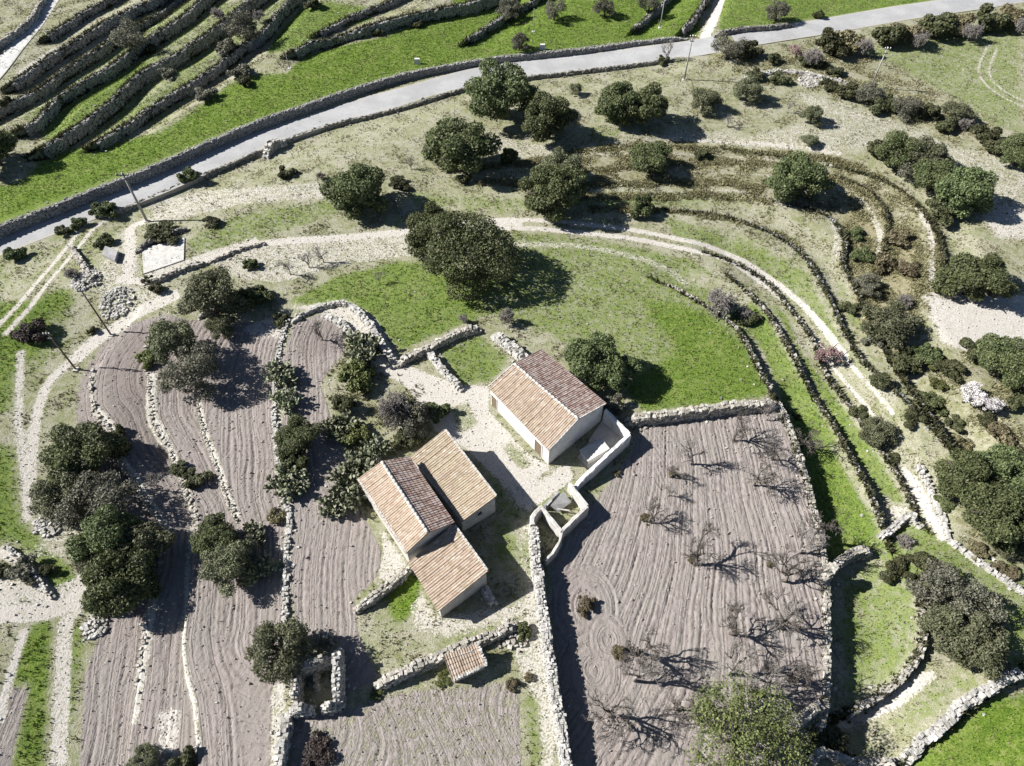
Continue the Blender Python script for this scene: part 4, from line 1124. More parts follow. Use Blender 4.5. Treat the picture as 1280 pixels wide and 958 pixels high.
KINDS = {}
def def_tree(kind, leaf, R, rz, cz, nb, nl, ls, nvar, tr=.2, loose=.28, seed=1, name='tree', twigs=0, flat=.78):
    out = []
    for v in range(nvar):
        Vv, Q = crown(R, rz, cz, nb, nl, ls, seed*100+v, loose, flat)
        me = new_mesh('crown', Vv, Q); me.materials.append(M[leaf])
        tm = trunk_mesh('trunk', cz*.75, tr, seed*10+v, 6, R); tm.materials.append(M['bark'])
        out.append([('crown', me), ('trunk', tm)])
    KINDS[kind] = dict(vars=out, R=R, cz=cz, n=0, name=name)
def_tree('evergreen', 'evergreen', 2.6, 2.0, 1.75, 42, 24000, .105, 4, .24, .30, 1, 'evergreen_tree')
def_tree('big', 'evergreen', 4.6, 3.2, 2.7, 85, 56000, .12, 1, .4, .28, 2, 'evergreen_tree')
def_tree('olive', 'olive', 2.3, 1.75, 1.7, 40, 16000, .095, 4, .22, .40, 3, 'olive_tree')
def_tree('grey', 'grey', 2.3, 1.75, 1.65, 40, 13000, .09, 3, .2, .5, 4, 'grey_tree')
def_tree('bright', 'bright', 3.6, 2.6, 2.6, 90, 42000, .085, 1, .3, .62, 5, 'broadleaf_tree')
_t, _b = branches(4.6, .95, 4, [8, 4, 3, 3], 77, .16, .34, .2)
_me = _b.mesh('branches', True); _me.materials.append(M['twig']); KINDS['bright']['vars'][0].append(('branches', _me))
def_tree('blossom', 'petal', 1.6, 1.3, 1.7, 16, 5000, .09, 2, .13, .5, 6, 'blossom_tree')
def_tree('pink', 'pink', 1.6, 1.2, 1.6, 14, 2600, .075, 1, .13, .6, 7, 'blossom_tree')
def def_shrub(kind, leaf, R, rz, nb, nl, ls, nvar, seed, name, loose=.3):
    out = []
    for v in range(nvar):
        Vv, Q = crown(R, rz, rz*.55, nb, nl, ls, seed*100+v, loose, .8, -.3)
        me = new_mesh('foliage', Vv, Q); me.materials.append(M[leaf])
        tr, m = branches(rz*1.1, .9, 2, [4, 3], seed+v, .05, .3)
        tr.add(np.vstack(m.V), np.vstack(m.Q)); sm = tr.mesh('stem', True); sm.materials.append(M['bark'])
        out.append([('foliage', me), ('stem', sm)])
    KINDS[kind] = dict(vars=out, R=R, cz=rz*.55, n=0, name=name)
def_shrub('shrub', 'shrub', 1.2, .9, 12, 3600, .10, 4, 11, 'shrub')
def_shrub('darkshrub', 'evergreen', 1.2, .9, 12, 3800, .10, 3, 12, 'shrub', .22)
def_shrub('brownshrub', 'brown', 1.2, .8, 12, 3000, .095, 3, 13, 'shrub', .4)
def_shrub('greyshrub', 'grey', 1.2, .95, 12, 3200, .095, 3, 14, 'shrub', .42)
def_shrub('greenshrub', 'bright', 1.2, .8, 12, 3400, .10, 2, 15, 'shrub', .3)
def_shrub('purpleshrub', 'purple', 1.3, .7, 14, 3800, .09, 1, 16, 'shrub', .3)
def def_bare(kind, mats, h, spread, levels, kids, nvar, seed, name, R, r0=.09, trunk=.25, up=.3, decay=.58):
    out = []
    for v in range(nvar):
        tr, m = branches(h, spread, levels, kids, seed+v, r0, trunk, up, decay=decay)
        a = tr.mesh('trunk', True); a.materials.append(M[mats])
        b = m.mesh('branches', True); b.materials.append(M[mats])
        out.append([('branches', b), ('trunk', a)])
    KINDS[kind] = dict(vars=out, R=R, cz=h*.55, n=0, name=name)
def_bare('bare', 'darktwig', 3.2, .95, 6, [5, 3, 3, 3, 3, 3], 4, 40, 'bare_tree', 1.6, .09, .30, .15, .61)
def_bare('barelight', 'twig', 3.2, .80, 5, [5, 3, 4, 3, 3], 3, 50, 'bare_tree', 1.6, .085, .30)
def_bare('twigbush', 'twig', 2.4, 1.05, 5, [14, 5, 4, 3, 3], 3, 60, 'twig_bush', 1.5, .05, .26, .2, .72)

def pear(seed):
    rr = np.random.default_rng(seed); m = MB()
    th = np.linspace(0, 2*math.pi, 9)[:-1]
    def pad(p, up, nr, L):
        s = np.cross(up, nr); s /= np.linalg.norm(s)
        c = p+up*L*.5
        ring = c+np.outer(np.cos(th), s)*L*.36+np.outer(np.sin(th), up)*L*.5
        V = np.vstack([ring*.97+c*.03, [c+nr*.045], [c-nr*.045]])
        m.add(V, None, [[i, (i+1) % 8, 8] for i in range(8)]+[[(i+1) % 8, i, 9] for i in range(8)])
        return p+up*L
    def grow(p, up, lev):
        a = rr.uniform(0, 6.28); nr = np.cross(up, [math.cos(a), math.sin(a), .2]); nr /= np.linalg.norm(nr)
        q = pad(p, up, nr, rr.uniform(.28, .42))
        if lev <= 0: return
        for _ in range(rr.integers(1, 4)):
            nu = up+rr.normal(0, .55, 3)+[0, 0, .1]; nu[2] = max(nu[2], -.1); nu /= np.linalg.norm(nu)
            grow(q-up*.04, nu, lev-1)
    for _ in range(34):
        r = 1.0*math.sqrt(rr.random()); a = rr.uniform(0, 6.28)
        up = np.array([math.cos(a)*r*.4, math.sin(a)*r*.4, 1.]); up /= np.linalg.norm(up)
        grow(np.array([r*math.cos(a), r*math.sin(a), -.08]), up, int(rr.integers(2, 5)))
    me = m.mesh('pads'); me.materials.append(M['cactus']); return me
KINDS['pear'] = dict(vars=[[('pads', pear(70+v))] for v in range(3)], R=1.5, cz=.8, n=0, name='prickly_pear')

CATS = {'evergreen_tree': 'tree', 'olive_tree': 'tree', 'grey_tree': 'tree', 'broadleaf_tree': 'tree', 'blossom_tree': 'tree', 'shrub': 'shrub', 'bare_tree': 'tree', 'twig_bush': 'bush', 'prickly_pear': 'cactus'}
GRP = {'evergreen_tree': 'dark evergreen trees', 'olive_tree': 'olive trees', 'grey_tree': 'grey leaved trees', 'broadleaf_tree': 'bright green trees', 'blossom_tree': 'almond trees in blossom',
       'shrub': 'shrubs on the slopes', 'bare_tree': 'leafless almond trees', 'twig_bush': 'leafless bushes', 'prickly_pear': 'prickly pear clumps'}
prng = random.Random(3)
GROW = {'evergreen': (1.10, 1.0), 'olive': (1.10, 1.0), 'grey': (1.10, 1.0), 'big': (.98, 1.0), 'shrub': (1.05, 1.0)}
def plant(kind, px, py, w, label, hz=1.0, base=False, group=None):
    """crown centre at the pixel (or trunk base), w = crown width in photo pixels"""
    K = KINDS[kind]; s = 1.0
    g_ = GROW.get(kind, (1, 1)); w *= g_[0]; hz *= g_[1]
    p = at(px, py)
    for _ in range(3):
        depth = p[1]*CP-(p[2]-CH)*SP
        s = (w/2*depth/F)/K['R']
        p = at(px, py, 0 if base else K['cz']*s*hz)
    z = float(hf(p[0:1], p[1:2])[0])
    root = empty(K['name'], (p[0], p[1], z-.03), label, CATS[K['name']], group or GRP[K['name']])
    root.rotation_euler = (0, 0, prng.uniform(0, 6.283)); root.scale = (s, s, s*hz)
    var = K['vars'][K['n'] % len(K['vars'])]; K['n'] += 1
    for nm, me in var:
        o = bpy.data.objects.new(nm, me); COL.objects.link(o); o.parent = root
    return root

PL = [
 # --- evergreens below the road and around the farm
 ('evergreen', 626, 118, 80, 'tall dark evergreen touching the lower edge of the road', 1.1),
 ('evergreen', 685, 150, 64, 'round dark evergreen just right of the one touching the road', 1.1),
 ('evergreen', 772, 130, 58, 'left one of the two merged dark evergreens under the road', 1.1),
 ('evergreen', 805, 134, 58, 'right one of the two merged dark evergreens under the road', 1.1),
 ('evergreen', 572, 187, 84, 'broad dark evergreen on the stony slope with a small bush at its right', 1.0),
 ('darkshrub', 636, 196, 30, 'small dark bush right beside the broad evergreen on the stony slope', 1.3),
 ('evergreen', 692, 243, 80, 'spreading dark green tree just above the curved dirt track', .95),
 ('olive', 702, 208, 50, 'paler olive behind the spreading tree above the curved track', 1.0),
 ('evergreen', 445, 237, 78, 'dark evergreen on the grassy slope left of the centre, above the pale track', 1.0),
 ('evergreen', 816, 200, 56, 'flat dark tree on the brown terraces right of the spreading tree', .85),
 ('darkshrub', 800, 257, 36, 'round dark bush on grass just above the curved track', 1.4),
 ('big', 584, 318, 128, 'largest dark evergreen, at the end of the green meadow in the centre', 1.0),
 ('evergreen', 540, 288, 62, 'dark tree crowding the upper left side of the largest evergreen', 1.2),
 ('evergreen', 998, 226, 74, 'dark evergreen alone on the right hand grassy terrace', .9),
 ('evergreen', 742, 452, 74, 'dark evergreen directly behind the upper right farmhouse', 1.15),
 ('evergreen', 772, 468, 56, 'dark tree with a wide shadow on the meadow behind the upper farmhouse', 1.1),
 ('greyshrub', 768, 505, 40, 'greyish shrub between the upper farmhouse and the lichen grey wall', 1.0),
 ('olive', 262, 367, 74, 'olive at the bend of the pale track left of a bright dark-green bush', 1.0),
 ('greenshrub', 306, 375, 40, 'bright dark-green bush touching the olive at the track bend', .9),
 ('darkshrub', 327, 369, 36, 'dark bush on the right of the bright bush near the track bend', .9),
 ('olive', 214, 428, 66, 'open crowned olive at the head of the ploughed strips', 1.1),
 ('grey', 236, 462, 76, 'grey olive with wide shadow on the ploughed strips', 1.1),
 ('olive', 275, 408, 36, 'small olive by the low pale wall at the head of the strips', 1.0),
 ('greenshrub', 184, 448, 30, 'small yellow green bush at the left edge of the open crowned olive', .9),
 ('evergreen', 104, 568, 84, 'topmost dark tree of the big clump on the left', 1.0),
 ('olive', 72, 618, 70, 'greyish tree at the left edge of the big left clump', .9),
 ('grey', 122, 625, 84, 'grey tree in the middle of the big left clump', 1.0),
 ('evergreen', 140, 672, 80, 'dark tree in the lower middle of the big left clump', 1.1),
 ('olive', 172, 690, 76, 'olive green tree on the right of the big left clump', 1.1),
 ('evergreen', 150, 732, 92, 'lowest dark tree of the big left clump', 1.1),
 ('olive', 118, 700, 56, 'olive tree at the lower left of the big left clump', 1.0),
 ('shrub', 148, 540, 22, 'small bush on the stone bank right of the topmost clump tree', 1.0),
 ('evergreen', 272, 672, 58, 'dark tree standing between the left strips, its pale neighbour below', 1.0),
 ('olive', 285, 708, 66, 'olive tree between the left strips with a big round shadow', 1.0),
 ('grey', 305, 690, 40, 'small grey tree at the right of the olive between the strips', .9),
 ('olive', 347, 810, 76, 'grey green olive leaning over the roofless ruin', 1.2),
 ('evergreen', 372, 548, 54, 'dark green tree on the wall between the strips among prickly pears', 1.0),
 ('shrub', 372, 575, 42, 'dark shrub just below the tree on the wall between the strips', 1.0),
 ('bright', 932, 922, 150, 'large yellow green tree cut off by the bottom edge', 1.0),
 ('olive', 180, 950, 40, 'olive top at the bottom edge on the left strips', 1.0),
 ('shrub', 228, 958, 50, 'dark shrub at the bottom edge beside a white bare patch', 1.0),
 # --- near the farmhouses
 ('twigbush', 492, 498, 88, 'large grey leafless bush between the prickly pears and the left farmhouse', 1.5),
 ('grey', 518, 522, 52, 'grey tree behind the rear wing of the left farmhouse', 1.1),
 ('shrub', 505, 552, 40, 'shrub in the corner behind the left farmhouse', .9),
 ('darkshrub', 545, 515, 44, 'dark shrub on the shaded path behind the rear wing', .9),
 ('greenshrub', 447, 470, 56, 'bright green bush at the top of the thicket left of the farmhouse', 1.0),
 ('greenshrub', 444, 545, 40, 'yellow green bush in the middle of the thicket by the farmhouse', 1.0),
 ('shrub', 430, 505, 40, 'olive green shrub at the left of the farm thicket', 1.0),
 ('pear', 452, 432, 52, 'prickly pear at the upper end of the farm thicket under the white wall', 1.0),
 ('pear', 440, 590, 52, 'prickly pear behind the left gable of the farmhouse', 1.0),
 ('pear', 425, 625, 50, 'lowest prickly pear beside the left farmhouse', 1.0),
 ('pear', 465, 565, 40, 'small prickly pear at the back corner of the farmhouse', 1.0),
 ('pear', 424, 530, 40, 'prickly pear at the left edge of the farm thicket', 1.0),
 ('pear', 350, 468, 42, 'prickly pear on the wall at the top of the strips', 1.0),
 ('pear', 356, 498, 38, 'prickly pear just above the tree on the wall between the strips', 1.0),
 ('pear', 358, 602, 46, 'prickly pear below the tree on the wall between the strips', 1.0),
 ('brownshrub', 348, 645, 30, 'rusty brown small shrub on the wall below the prickly pears', 1.0),
 ('pear', 316, 668, 34, 'prickly pear at the corner of the olive between the strips', 1.0),
 ('pear', 322, 712, 40, 'prickly pear in the shade right of the olive between the strips', 1.0),
 ('shrub', 350, 402, 26, 'small dark shrub at the top of the wall between the strips', 1.0),
 ('brownshrub', 733, 752, 26, 'brown tuft left standing in the ploughed field near the long wall', 1.2),
 ('brownshrub', 728, 765, 18, 'small yellowish tuft beside the brown tuft in the ploughed field', 1.0),
 ('purpleshrub', 400, 938, 54, 'dark heap of cut brush on the rough field below the ruin', .6),
 ('brownshrub', 640, 858, 22, 'round brown shrub below the small tiled shed', 1.0),
 ('brownshrub', 662, 848, 16, 'smaller brown shrub right of the round brown one by the shed', 1.0),
 ('darkshrub', 652, 788, 26, 'dark bush at the right end of the shed wall', 1.0),
 ('greenshrub', 470, 868, 20, 'yellow green weed clump at the left end of the shed wall', .6),
 ('greenshrub', 553, 848, 24, 'yellow green weeds against the left side of the tiled shed', .5),
 # --- left margin
 ('purpleshrub', 38, 414, 50, 'dark purple brown bush alone in the grass at the left', .9),
 ('twigbush', 86, 338, 38, 'brown leafless bush on the rubble heap near the poles', .9),
 ('darkshrub', 130, 302, 30, 'dark bush beside the small stone trough', .8),
 ('darkshrub', 98, 279, 28, 'dark round bush at the lower road edge, second from the left', .8),
 ('darkshrub', 126, 264, 36, 'dark bush at the lower road edge, third from the left', .8),
 ('shrub', 78, 288, 22, 'small shrub just left of the dark round bushes at the road edge', .8),
 ('darkshrub', 18, 318, 32, 'leftmost dark bush at the lower road edge', .9),
 ('darkshrub', 237, 220, 34, 'dark green bush at the lower road edge right of the first pole', .9),
 ('shrub', 205, 293, 52, 'flat dark scrub behind the white slab', .5),
 ('shrub', 265, 279, 28, 'small dark shrub at the tip of the tall pole shadow', .6),
 ('shrub', 195, 362, 20, 'small bush where the track bends below the slab', 1.0),
 ('darkshrub', 312, 332, 22, 'small dark bush on the pale track left of bare saplings', 1.0),
 ('shrub', 185, 350, 16, 'tiny bush under the low wall of the slab', 1.0),
 ('shrub', 115, 413, 14, 'tiny shrub at the outer edge of the track bend', 1.0),
 ('barelight', 358, 330, 34, 'leftmost leafless sapling on the pale track', 1.0),
 ('barelight', 382, 322, 32, 'middle leafless sapling on the pale track', 1.0),
 ('barelight', 400, 314, 34, 'right leafless sapling on the pale track', 1.0),
 ('barelight', 473, 345, 26, 'small leafless tree on the green patch left of the largest evergreen', 1.0),
 ('shrub', 58, 712, 24, 'dark shrub in the hollow by the white dirt turning', .9),
 ('greyshrub', 30, 712, 44, 'grey shrub inside the curved white wall at the left edge', .8),
 ('shrub', 5, 712, 24, 'dark shrub cut by the left edge above the white turning', 1.0),
 ('shrub', 246, 600, 36, 'spreading grey bush across the banks of the left strips', .7),
 ('shrub', 225, 588, 30, 'low olive shrub beside the grey bush on the banks', .6),
 # --- far hillside
 ('grey', 160, 46, 46, 'grey olive among the pale terraces at the upper left', 1.0),
 ('grey', 306, 42, 44, 'grey olive on the upper terraces near the green field', 1.0),
 ('twigbush', 272, 14, 40, 'leafless bush at the top edge between two dark terrace walls', .9),
 ('twigbush', 322, 14, 30, 'leafless bush at the top edge right of the grey olive', 1.0),
 ('greyshrub', 284, 58, 34, 'grey bush under the terrace wall left of the grey olive', .8),
 ('greyshrub', 255, 118, 36, 'low grey bush on the lowest far terrace wall', .7),
 ('greyshrub', 300, 90, 34, 'grey bush at the shadowed end of the lowest far terrace', .8),
 ('shrub', 306, 102, 26, 'dark shrub at the green field edge under the far terraces', .8),
 ('greyshrub', 208, 92, 28, 'small grey bush on the third terrace wall of the far hillside', .8),
 ('shrub', 185, 62, 22, 'dark shrub beside the grey olive of the upper left terraces', .8),
 ('evergreen', -14, 186, 64, 'dark tree at the left edge throwing a big shadow on the green field', 1.0),
 ('shrub', 4, 128, 22, 'brown shrub at the left edge below the concrete lane', 1.0),
 ('grey', 638, 12, 34, 'grey olive at the top centre beside the terrace wall', 1.1),
 ('grey', 693, 13, 28, 'grey olive at the top centre right of a thin post', 1.1),
 ('grey', 649, 53, 24, 'small grey shrub tree standing at the road wall', 1.1),
 ('grey', 756, 10, 28, 'grey olive above the green field left of the farm lane', 1.0),
 ('grey', 812, 5, 26, 'grey olive at the top edge near the farm lane', 1.0),
 ('grey', 972, 14, 30, 'grey olive in the far green field right of the farm lane', 1.0),
 ('darkshrub', 1023, 19, 18, 'small dark bush beside the road in the far green field', 1.0),
 ('shrub', 390, 5, 26, 'dark shrub at the top edge left of the green field', .8),
 ('shrub', 470, 38, 22, 'shrub on the dark stone wall of the far green field', .7),
 ('shrub', 520, 30, 20, 'small shrub on rubble below the dark stone wall of the far field', .7),
 # --- pasture under the road
 ('darkshrub', 551, 154, 14, 'small lone dark bush on the open stony slope', .8),
 ('shrub', 358, 217, 26, 'left brown shrub on the stony slope under the rock pile', .8),
 ('twigbush', 399, 217, 24, 'leafless bush left of the dark evergreen on the grassy slope', .9),
 ('barelight', 512, 200, 24, 'leafless tree on the stony slope left of the broad evergreen', 1.1),
 ('shrub', 500, 230, 32, 'low shrub on the slope right of the grassy slope evergreen', .6),
 ('shrub', 578, 224, 24, 'olive shrub below the broad evergreen', .9),
 ('olive', 720, 112, 18, 'small round olive left of the two merged evergreens', 1.0),
 ('olive', 881, 125, 38, 'silver olive right of the two merged evergreens', .9),
 ('barelight', 912, 148, 26, 'leafless sapling below the silver olive', .8),
 ('olive', 936, 112, 36, 'grey green olive nearest the scrub strip below the road bend', 1.0),
 ('shrub', 942, 94, 26, 'shrub behind the grey green olive by the scrub strip', .8),
 ('barelight', 988, 130, 26, 'whitish leafless tree between two olives', .9),
 ('olive', 1016, 143, 28, 'small olive on the pale slope right of the whitish leafless tree', 1.1),
 ('barelight', 836, 58, 30, 'leafless tree overhanging the lower side of the road', 1.3),
 ('shrub', 828, 76, 18, 'shrub at the foot of the leafless tree by the road', .9),
 ('olive', 1012, 176, 22, 'grey bush at the edge of the brown terraces', .7),
 ('shrub', 876, 192, 24, 'shrub on the brown terraces right of the flat dark tree', .7),
 ('twigbush', 902, 366, 84, 'wide grey leafless bush on the edge of the green meadow', .9),
 ('twigbush', 935, 388, 40, 'leafless bush spilling over the meadow wall beside the wide grey one', .8),
 ('shrub', 932, 396, 40, 'dark green scrub in the hollow under the wide grey bush', .5),
 ('twigbush', 632, 388, 44, 'grey leafless bush above the walled garden', 1.2),
 ('twigbush', 578, 394, 28, 'grey leafless bush on the rubble wall left of the walled garden', 1.1),
 ('pink', 1035, 440, 42, 'pinkish leafless tree on the curved dirt track', .9),
 # --- right slope scrub
 ('olive', 1112, 405, 64, 'grey green tree in the middle of the right hand scrub', .9),
 ('grey', 1088, 355, 36, 'grey bush at the upper end of the scrub gully', .9),
 ('twigbush', 1135, 372, 40, 'leafless grey bush left of the pinkish bare patch', .9),
 ('shrub', 1128, 452, 46, 'olive shrub below the grey green tree of the scrub', .9),
 ('darkshrub', 1160, 440, 40, 'dark shrub left of the tip of the pinkish bare patch', .8),
 ('brownshrub', 1105, 330, 36, 'brown thorny shrub on the brown terraces', 1.0),
 ('brownshrub', 1125, 300, 40, 'brown thorny shrub inside the pale arc path', .8),
 ('brownshrub', 1132, 335, 40, 'brown shrub at the lower end of the pale arc path', .8),
 ('darkshrub', 1078, 320, 36, 'dark shrub in the gully between the two arc paths', .7),
 ('darkshrub', 1070, 292, 30, 'dark shrub at the top of the gully between the arc paths', .7),
 ('shrub', 1062, 385, 26, 'shrub at the lower end of the gully by the terrace edge', .8),
 ('evergreen', 1206, 238, 72, 'tall green tree beside the pale strip on the far right', 1.0),
 ('evergreen', 1170, 222, 56, 'dark tree left of the tall green one by the pale strip', .9),
 ('shrub', 1180, 265, 56, 'scrub below the tall green tree by the pale strip', .8),
 ('evergreen', 1220, 350, 78, 'round green tree at the top of the pinkish bare patch', .9),
 ('evergreen', 1122, 190, 58, 'dark tree at the upper edge of the brown terraces', .8),
 ('olive', 1160, 196, 56, 'grey green tree right of the dark one at the brown terraces', .8),
 ('shrub', 1098, 188, 40, 'bush at the upper left of the dark tree on the brown terraces', .9),
 ('grey', 1142, 210, 44, 'grey bush under the trees at the upper brown terraces', .8),
 ('evergreen', 1274, 190, 48, 'green tree at the right edge above the pale strip', 1.0),
 ('shrub', 1248, 186, 34, 'shrub left of the green tree at the right edge', .8),
 ('evergreen', 1255, 448, 66, 'light green tree at the right edge under the pinkish patch', .9),
 ('evergreen', 1290, 470, 70, 'green tree cut by the right edge under the pinkish patch', 1.0),
 ('shrub', 1222, 440, 44, 'dark shrub between the light green tree and the pinkish patch', .7),
 ('blossom', 1214, 492, 40, 'larger white flowering tree in the right hand scrub', .9),
 ('blossom', 1242, 508, 32, 'smaller white flowering tree beside the larger one', .9),
 ('darkshrub', 1162, 505, 42, 'dark shrub left of the white flowering trees', .7),
 ('shrub', 1186, 462, 40, 'shrub just above the white flowering trees', .7),
 ('greenshrub', 1172, 480, 26, 'yellow green shrub left of the larger flowering tree', .7),
 ('brownshrub', 1255, 545, 50, 'brown scrub under the smaller flowering tree', .7),
 ('shrub', 1232, 525, 30, 'dark scrub at the foot of the flowering trees', .8),
 ('brownshrub', 1205, 555, 34, 'brown shrub at the end of the outer terrace', .7),
 ('olive', 1098, 540, 44, 'olive bush throwing a long shadow on the terraces right of the ploughed field', .9),
 ('shrub', 1072, 515, 28, 'small olive green shrub at the end of the dirt track', .7),
 ('evergreen', 1206, 600, 72, 'dark tree right of the white track, left one of its group', 1.0),
 ('evergreen', 1252, 590, 72, 'dark tree of the right edge group, upper right one', 1.0),
 ('evergreen', 1240, 645, 84, 'dark tree of the right edge group, lowest one', 1.0),
 ('evergreen', 1282, 630, 70, 'dark tree of the right edge group cut by the frame', 1.0),
 ('darkshrub', 1180, 630, 30, 'dark bush in the shaded corner of the white track', .7),
 ('brownshrub', 1225, 690, 36, 'purplish scrub behind the narrow white wall', .6),
 ('brownshrub', 1258, 715, 36, 'purplish scrub lower down behind the narrow white wall', .6),
 ('twigbush', 1134, 672, 44, 'grey leafless bush inside the white topped corner wall', .9),
 ('grey', 1172, 735, 70, 'grey tree of the lower right group, upper left one', 1.0),
 ('grey', 1222, 760, 70, 'grey tree of the lower right group, right hand one', 1.0),
 ('olive', 1180, 785, 66, 'olive tree in the middle of the lower right group', 1.0),
 ('olive', 1222, 805, 72, 'olive tree of the lower right group, lowest one', 1.0),
 ('shrub', 1120, 712, 44, 'olive shrub at the top of the small grass enclosure', .7),
 ('shrub', 1150, 702, 36, 'shrub between the corner wall and the lower right trees', .7),
 ('shrub', 1040, 925, 50, 'dark shrub at the bottom right of the bright tree', .7),
 ('brownshrub', 1020, 915, 40, 'brown shrub between the bright tree and the pale path', .7),
 ('shrub', 1102, 478, 30, 'low olive shrub under the terrace edge left of the scrub trees', .7),
 ('shrub', 1140, 522, 34, 'low shrub below the dark shrub left of the flowering trees', .6),
 ('greenshrub', 1172, 452, 30, 'yellow green shrub under the tip of the pinkish patch', .7),
 ('shrub', 1272, 500, 40, 'shrub at the right edge above the brown scrub', .8),
 ('greyshrub', 1262, 568, 36, 'grey shrub just above the dark right edge group', .7),
 ('shrub', 1182, 585, 30, 'low shrub touching the left of the dark right edge group', .7),
 ('olive', 1262, 680, 40, 'small olive below the lowest tree of the right edge group', .8),
 ('shrub', 1115, 575, 26, 'low shrub beside the top of the white track', .6),
 ('greyshrub', 1092, 425, 28, 'grey shrub at the outer terrace edge left of the scrub trees', .8),
 ('shrub', 1195, 530, 30, 'small olive green shrub left of the brown scrub patch', .7),
 # --- hedge along the lower side of the road on the right
 ('grey', 912, 60, 40, 'grey bush at the left end of the roadside hedge', .9),
 ('shrub', 938, 66, 34, 'dark bush in the roadside hedge just right of its left end', .9),
 ('shrub', 968, 74, 24, 'shrub hanging below the roadside hedge near the pink bush', .9),
 ('pink', 997, 62, 26, 'reddish bush in the roadside hedge', .8),
 ('shrub', 1006, 78, 22, 'dark shrub under the reddish bush of the hedge', .9),
 ('shrub', 1022, 80, 24, 'olive shrub right of the reddish bush of the hedge', .9),
 ('shrub', 1045, 90, 26, 'low shrub at the edge of the far right field by the hedge', .7),
 ('shrub', 1038, 108, 28, 'shrub in the middle of the scrub strip left of the pale pole', .8),
 ('shrub', 1062, 116, 34, 'shrub in the scrub strip just left of the pale pole', .8),
 ('grey', 1090, 118, 36, 'grey bush at the foot of the pale pole', .8),
 ('shrub', 1105, 132, 40, 'olive bush below the pale pole', .8),
 ('grey', 1132, 132, 40, 'grey bush in the scrub strip right of the pale pole', .8),
 ('shrub', 1160, 140, 36, 'bush in the scrub strip left of the fan shaped bare bush', .8),
 ('olive', 1196, 140, 40, 'olive bush behind the fan shaped bare bush', .8),
 ('twigbush', 1212, 148, 40, 'fan shaped bare bush at the edge of the far right field', .9),
 ('shrub', 1180, 158, 34, 'bush on the pale strip edge below the fan shaped bush', .8),
 ('shrub', 1232, 168, 40, 'dark bush at the right end of the scrub strip', .8),
 ('shrub', 975, 100, 30, 'scrub right of the grey green olive below the road bend', .6),
]
for i in range(17):
    t = i/16; x = 1012+t*272; y = 61-t*47-6*math.sin(t*9)*.5
    pass
HEDGE = ['left end', 'second from the left end', 'third from the left end', 'fourth from the left end', 'fifth from the left end', 'just left of the middle', 'middle', 'just right of the middle',
         'fifth from the right end', 'fourth from the right end', 'third from the right end', 'second from the right end', 'right end']
for i, nm in enumerate(HEDGE):
    t = i/12; x = 1020+t*265; y = 61-38*t-4*math.sin(t*3.1)
    PL.append((('twigbush', 'brownshrub', 'shrub')[(i*2) % 3], x, y+1, 50, 'twiggy bush of the long hedge under the far road, '+nm, .95))
for q in PL: plant(*q)

BARE = [((868, 706), 3.0, 'lone leafless almond near the middle of the big ploughed field'), ((797, 820), 3.0, 'leafless almond in the lower left of the ploughed field, upper of three'),
 ((794, 851), 2.8, 'leafless almond in the lower left of the ploughed field, middle of three'), ((762, 896), 3.0, 'leafless almond in the lower left of the ploughed field, lowest of three'),
 ((912, 792), 2.8, 'leafless almond directly above the bright tree, upper one'), ((912, 844), 3.0, 'leafless almond just above the bright tree'),
 ((978, 786), 3.0, 'leafless almond next to the right wall, level with the grass enclosure'), ((978, 725), 2.8, 'leafless almond near the right wall under the leaning wall end'),
 ((997, 692), 2.6, 'leafless almond close to the right wall above the leaning wall end'), ((943, 607), 2.4, 'leafless almond with a pale stump in the upper right of the ploughed field'),
 ((918, 552), 2.6, 'leafless almond at the top right of the ploughed field'), ((862, 580), 2.4, 'leafless almond at the top of the ploughed field near the courtyard'),
 ((838, 597), 1.4, 'small leafless sapling with a yellow tuft near the courtyard corner'), ((812, 652), 2.0, 'leafless shrubby almond beside a yellowish tuft left of the field middle'),
 ((835, 620), 1.2, 'tiny leafless sapling below the courtyard corner'), ((965, 575), 2.2, 'leafless almond leaning at the right wall, highest one'),
 ((1018, 668), 2.4, 'grey leafless tree growing on the right retaining wall'), ((950, 872), 2.8, 'leafless almond at the right of the bright tree top'),
 ((985, 850), 3.0, 'leafless almond at the lower right corner of the ploughed field'), ((850, 890), 2.6, 'leafless almond left of the bright tree'),
 ((958, 525), 1.6, 'small bare bush at the top right corner of the ploughed field'), ((1002, 560), 2.2, 'bare bush in the shadow below the right retaining wall, upper one'),
 ((402, 425), 1.8, 'small leafless tree at the head of the narrow middle strip'), ((200, 612), 1.6, 'leafless sapling on the bank right of the left clump')]
for i, ((x, y), h, lab) in enumerate(BARE):
    p = at(x, y); h *= 1.9; w = 2*KINDS['bare']['R']*(h/3.2)*F/(p[1]*CP-(p[2]-CH)*SP)
    plant('barelight' if i % 3 == 2 else 'bare', x, y, w, lab, 1.0, True)
for (x, y, w, lab) in ((771, 592, 12, 'yellowish tuft at the foot of the small sapling near the courtyard corner'), (806, 648, 18, 'yellowish tuft beside the leafless shrubby almond'),
                       (866, 700, 14, 'dry tuft at the foot of the lone almond'), (841, 592, 14, 'yellow tuft under the courtyard corner in the ploughed field'), (775, 818, 26, 'flat dry weed clump near the three almonds'),
                       (962, 705, 12, 'tiny dry tuft in the furrows left of the right wall')):
    plant('brownshrub', x, y, w, lab, .8)

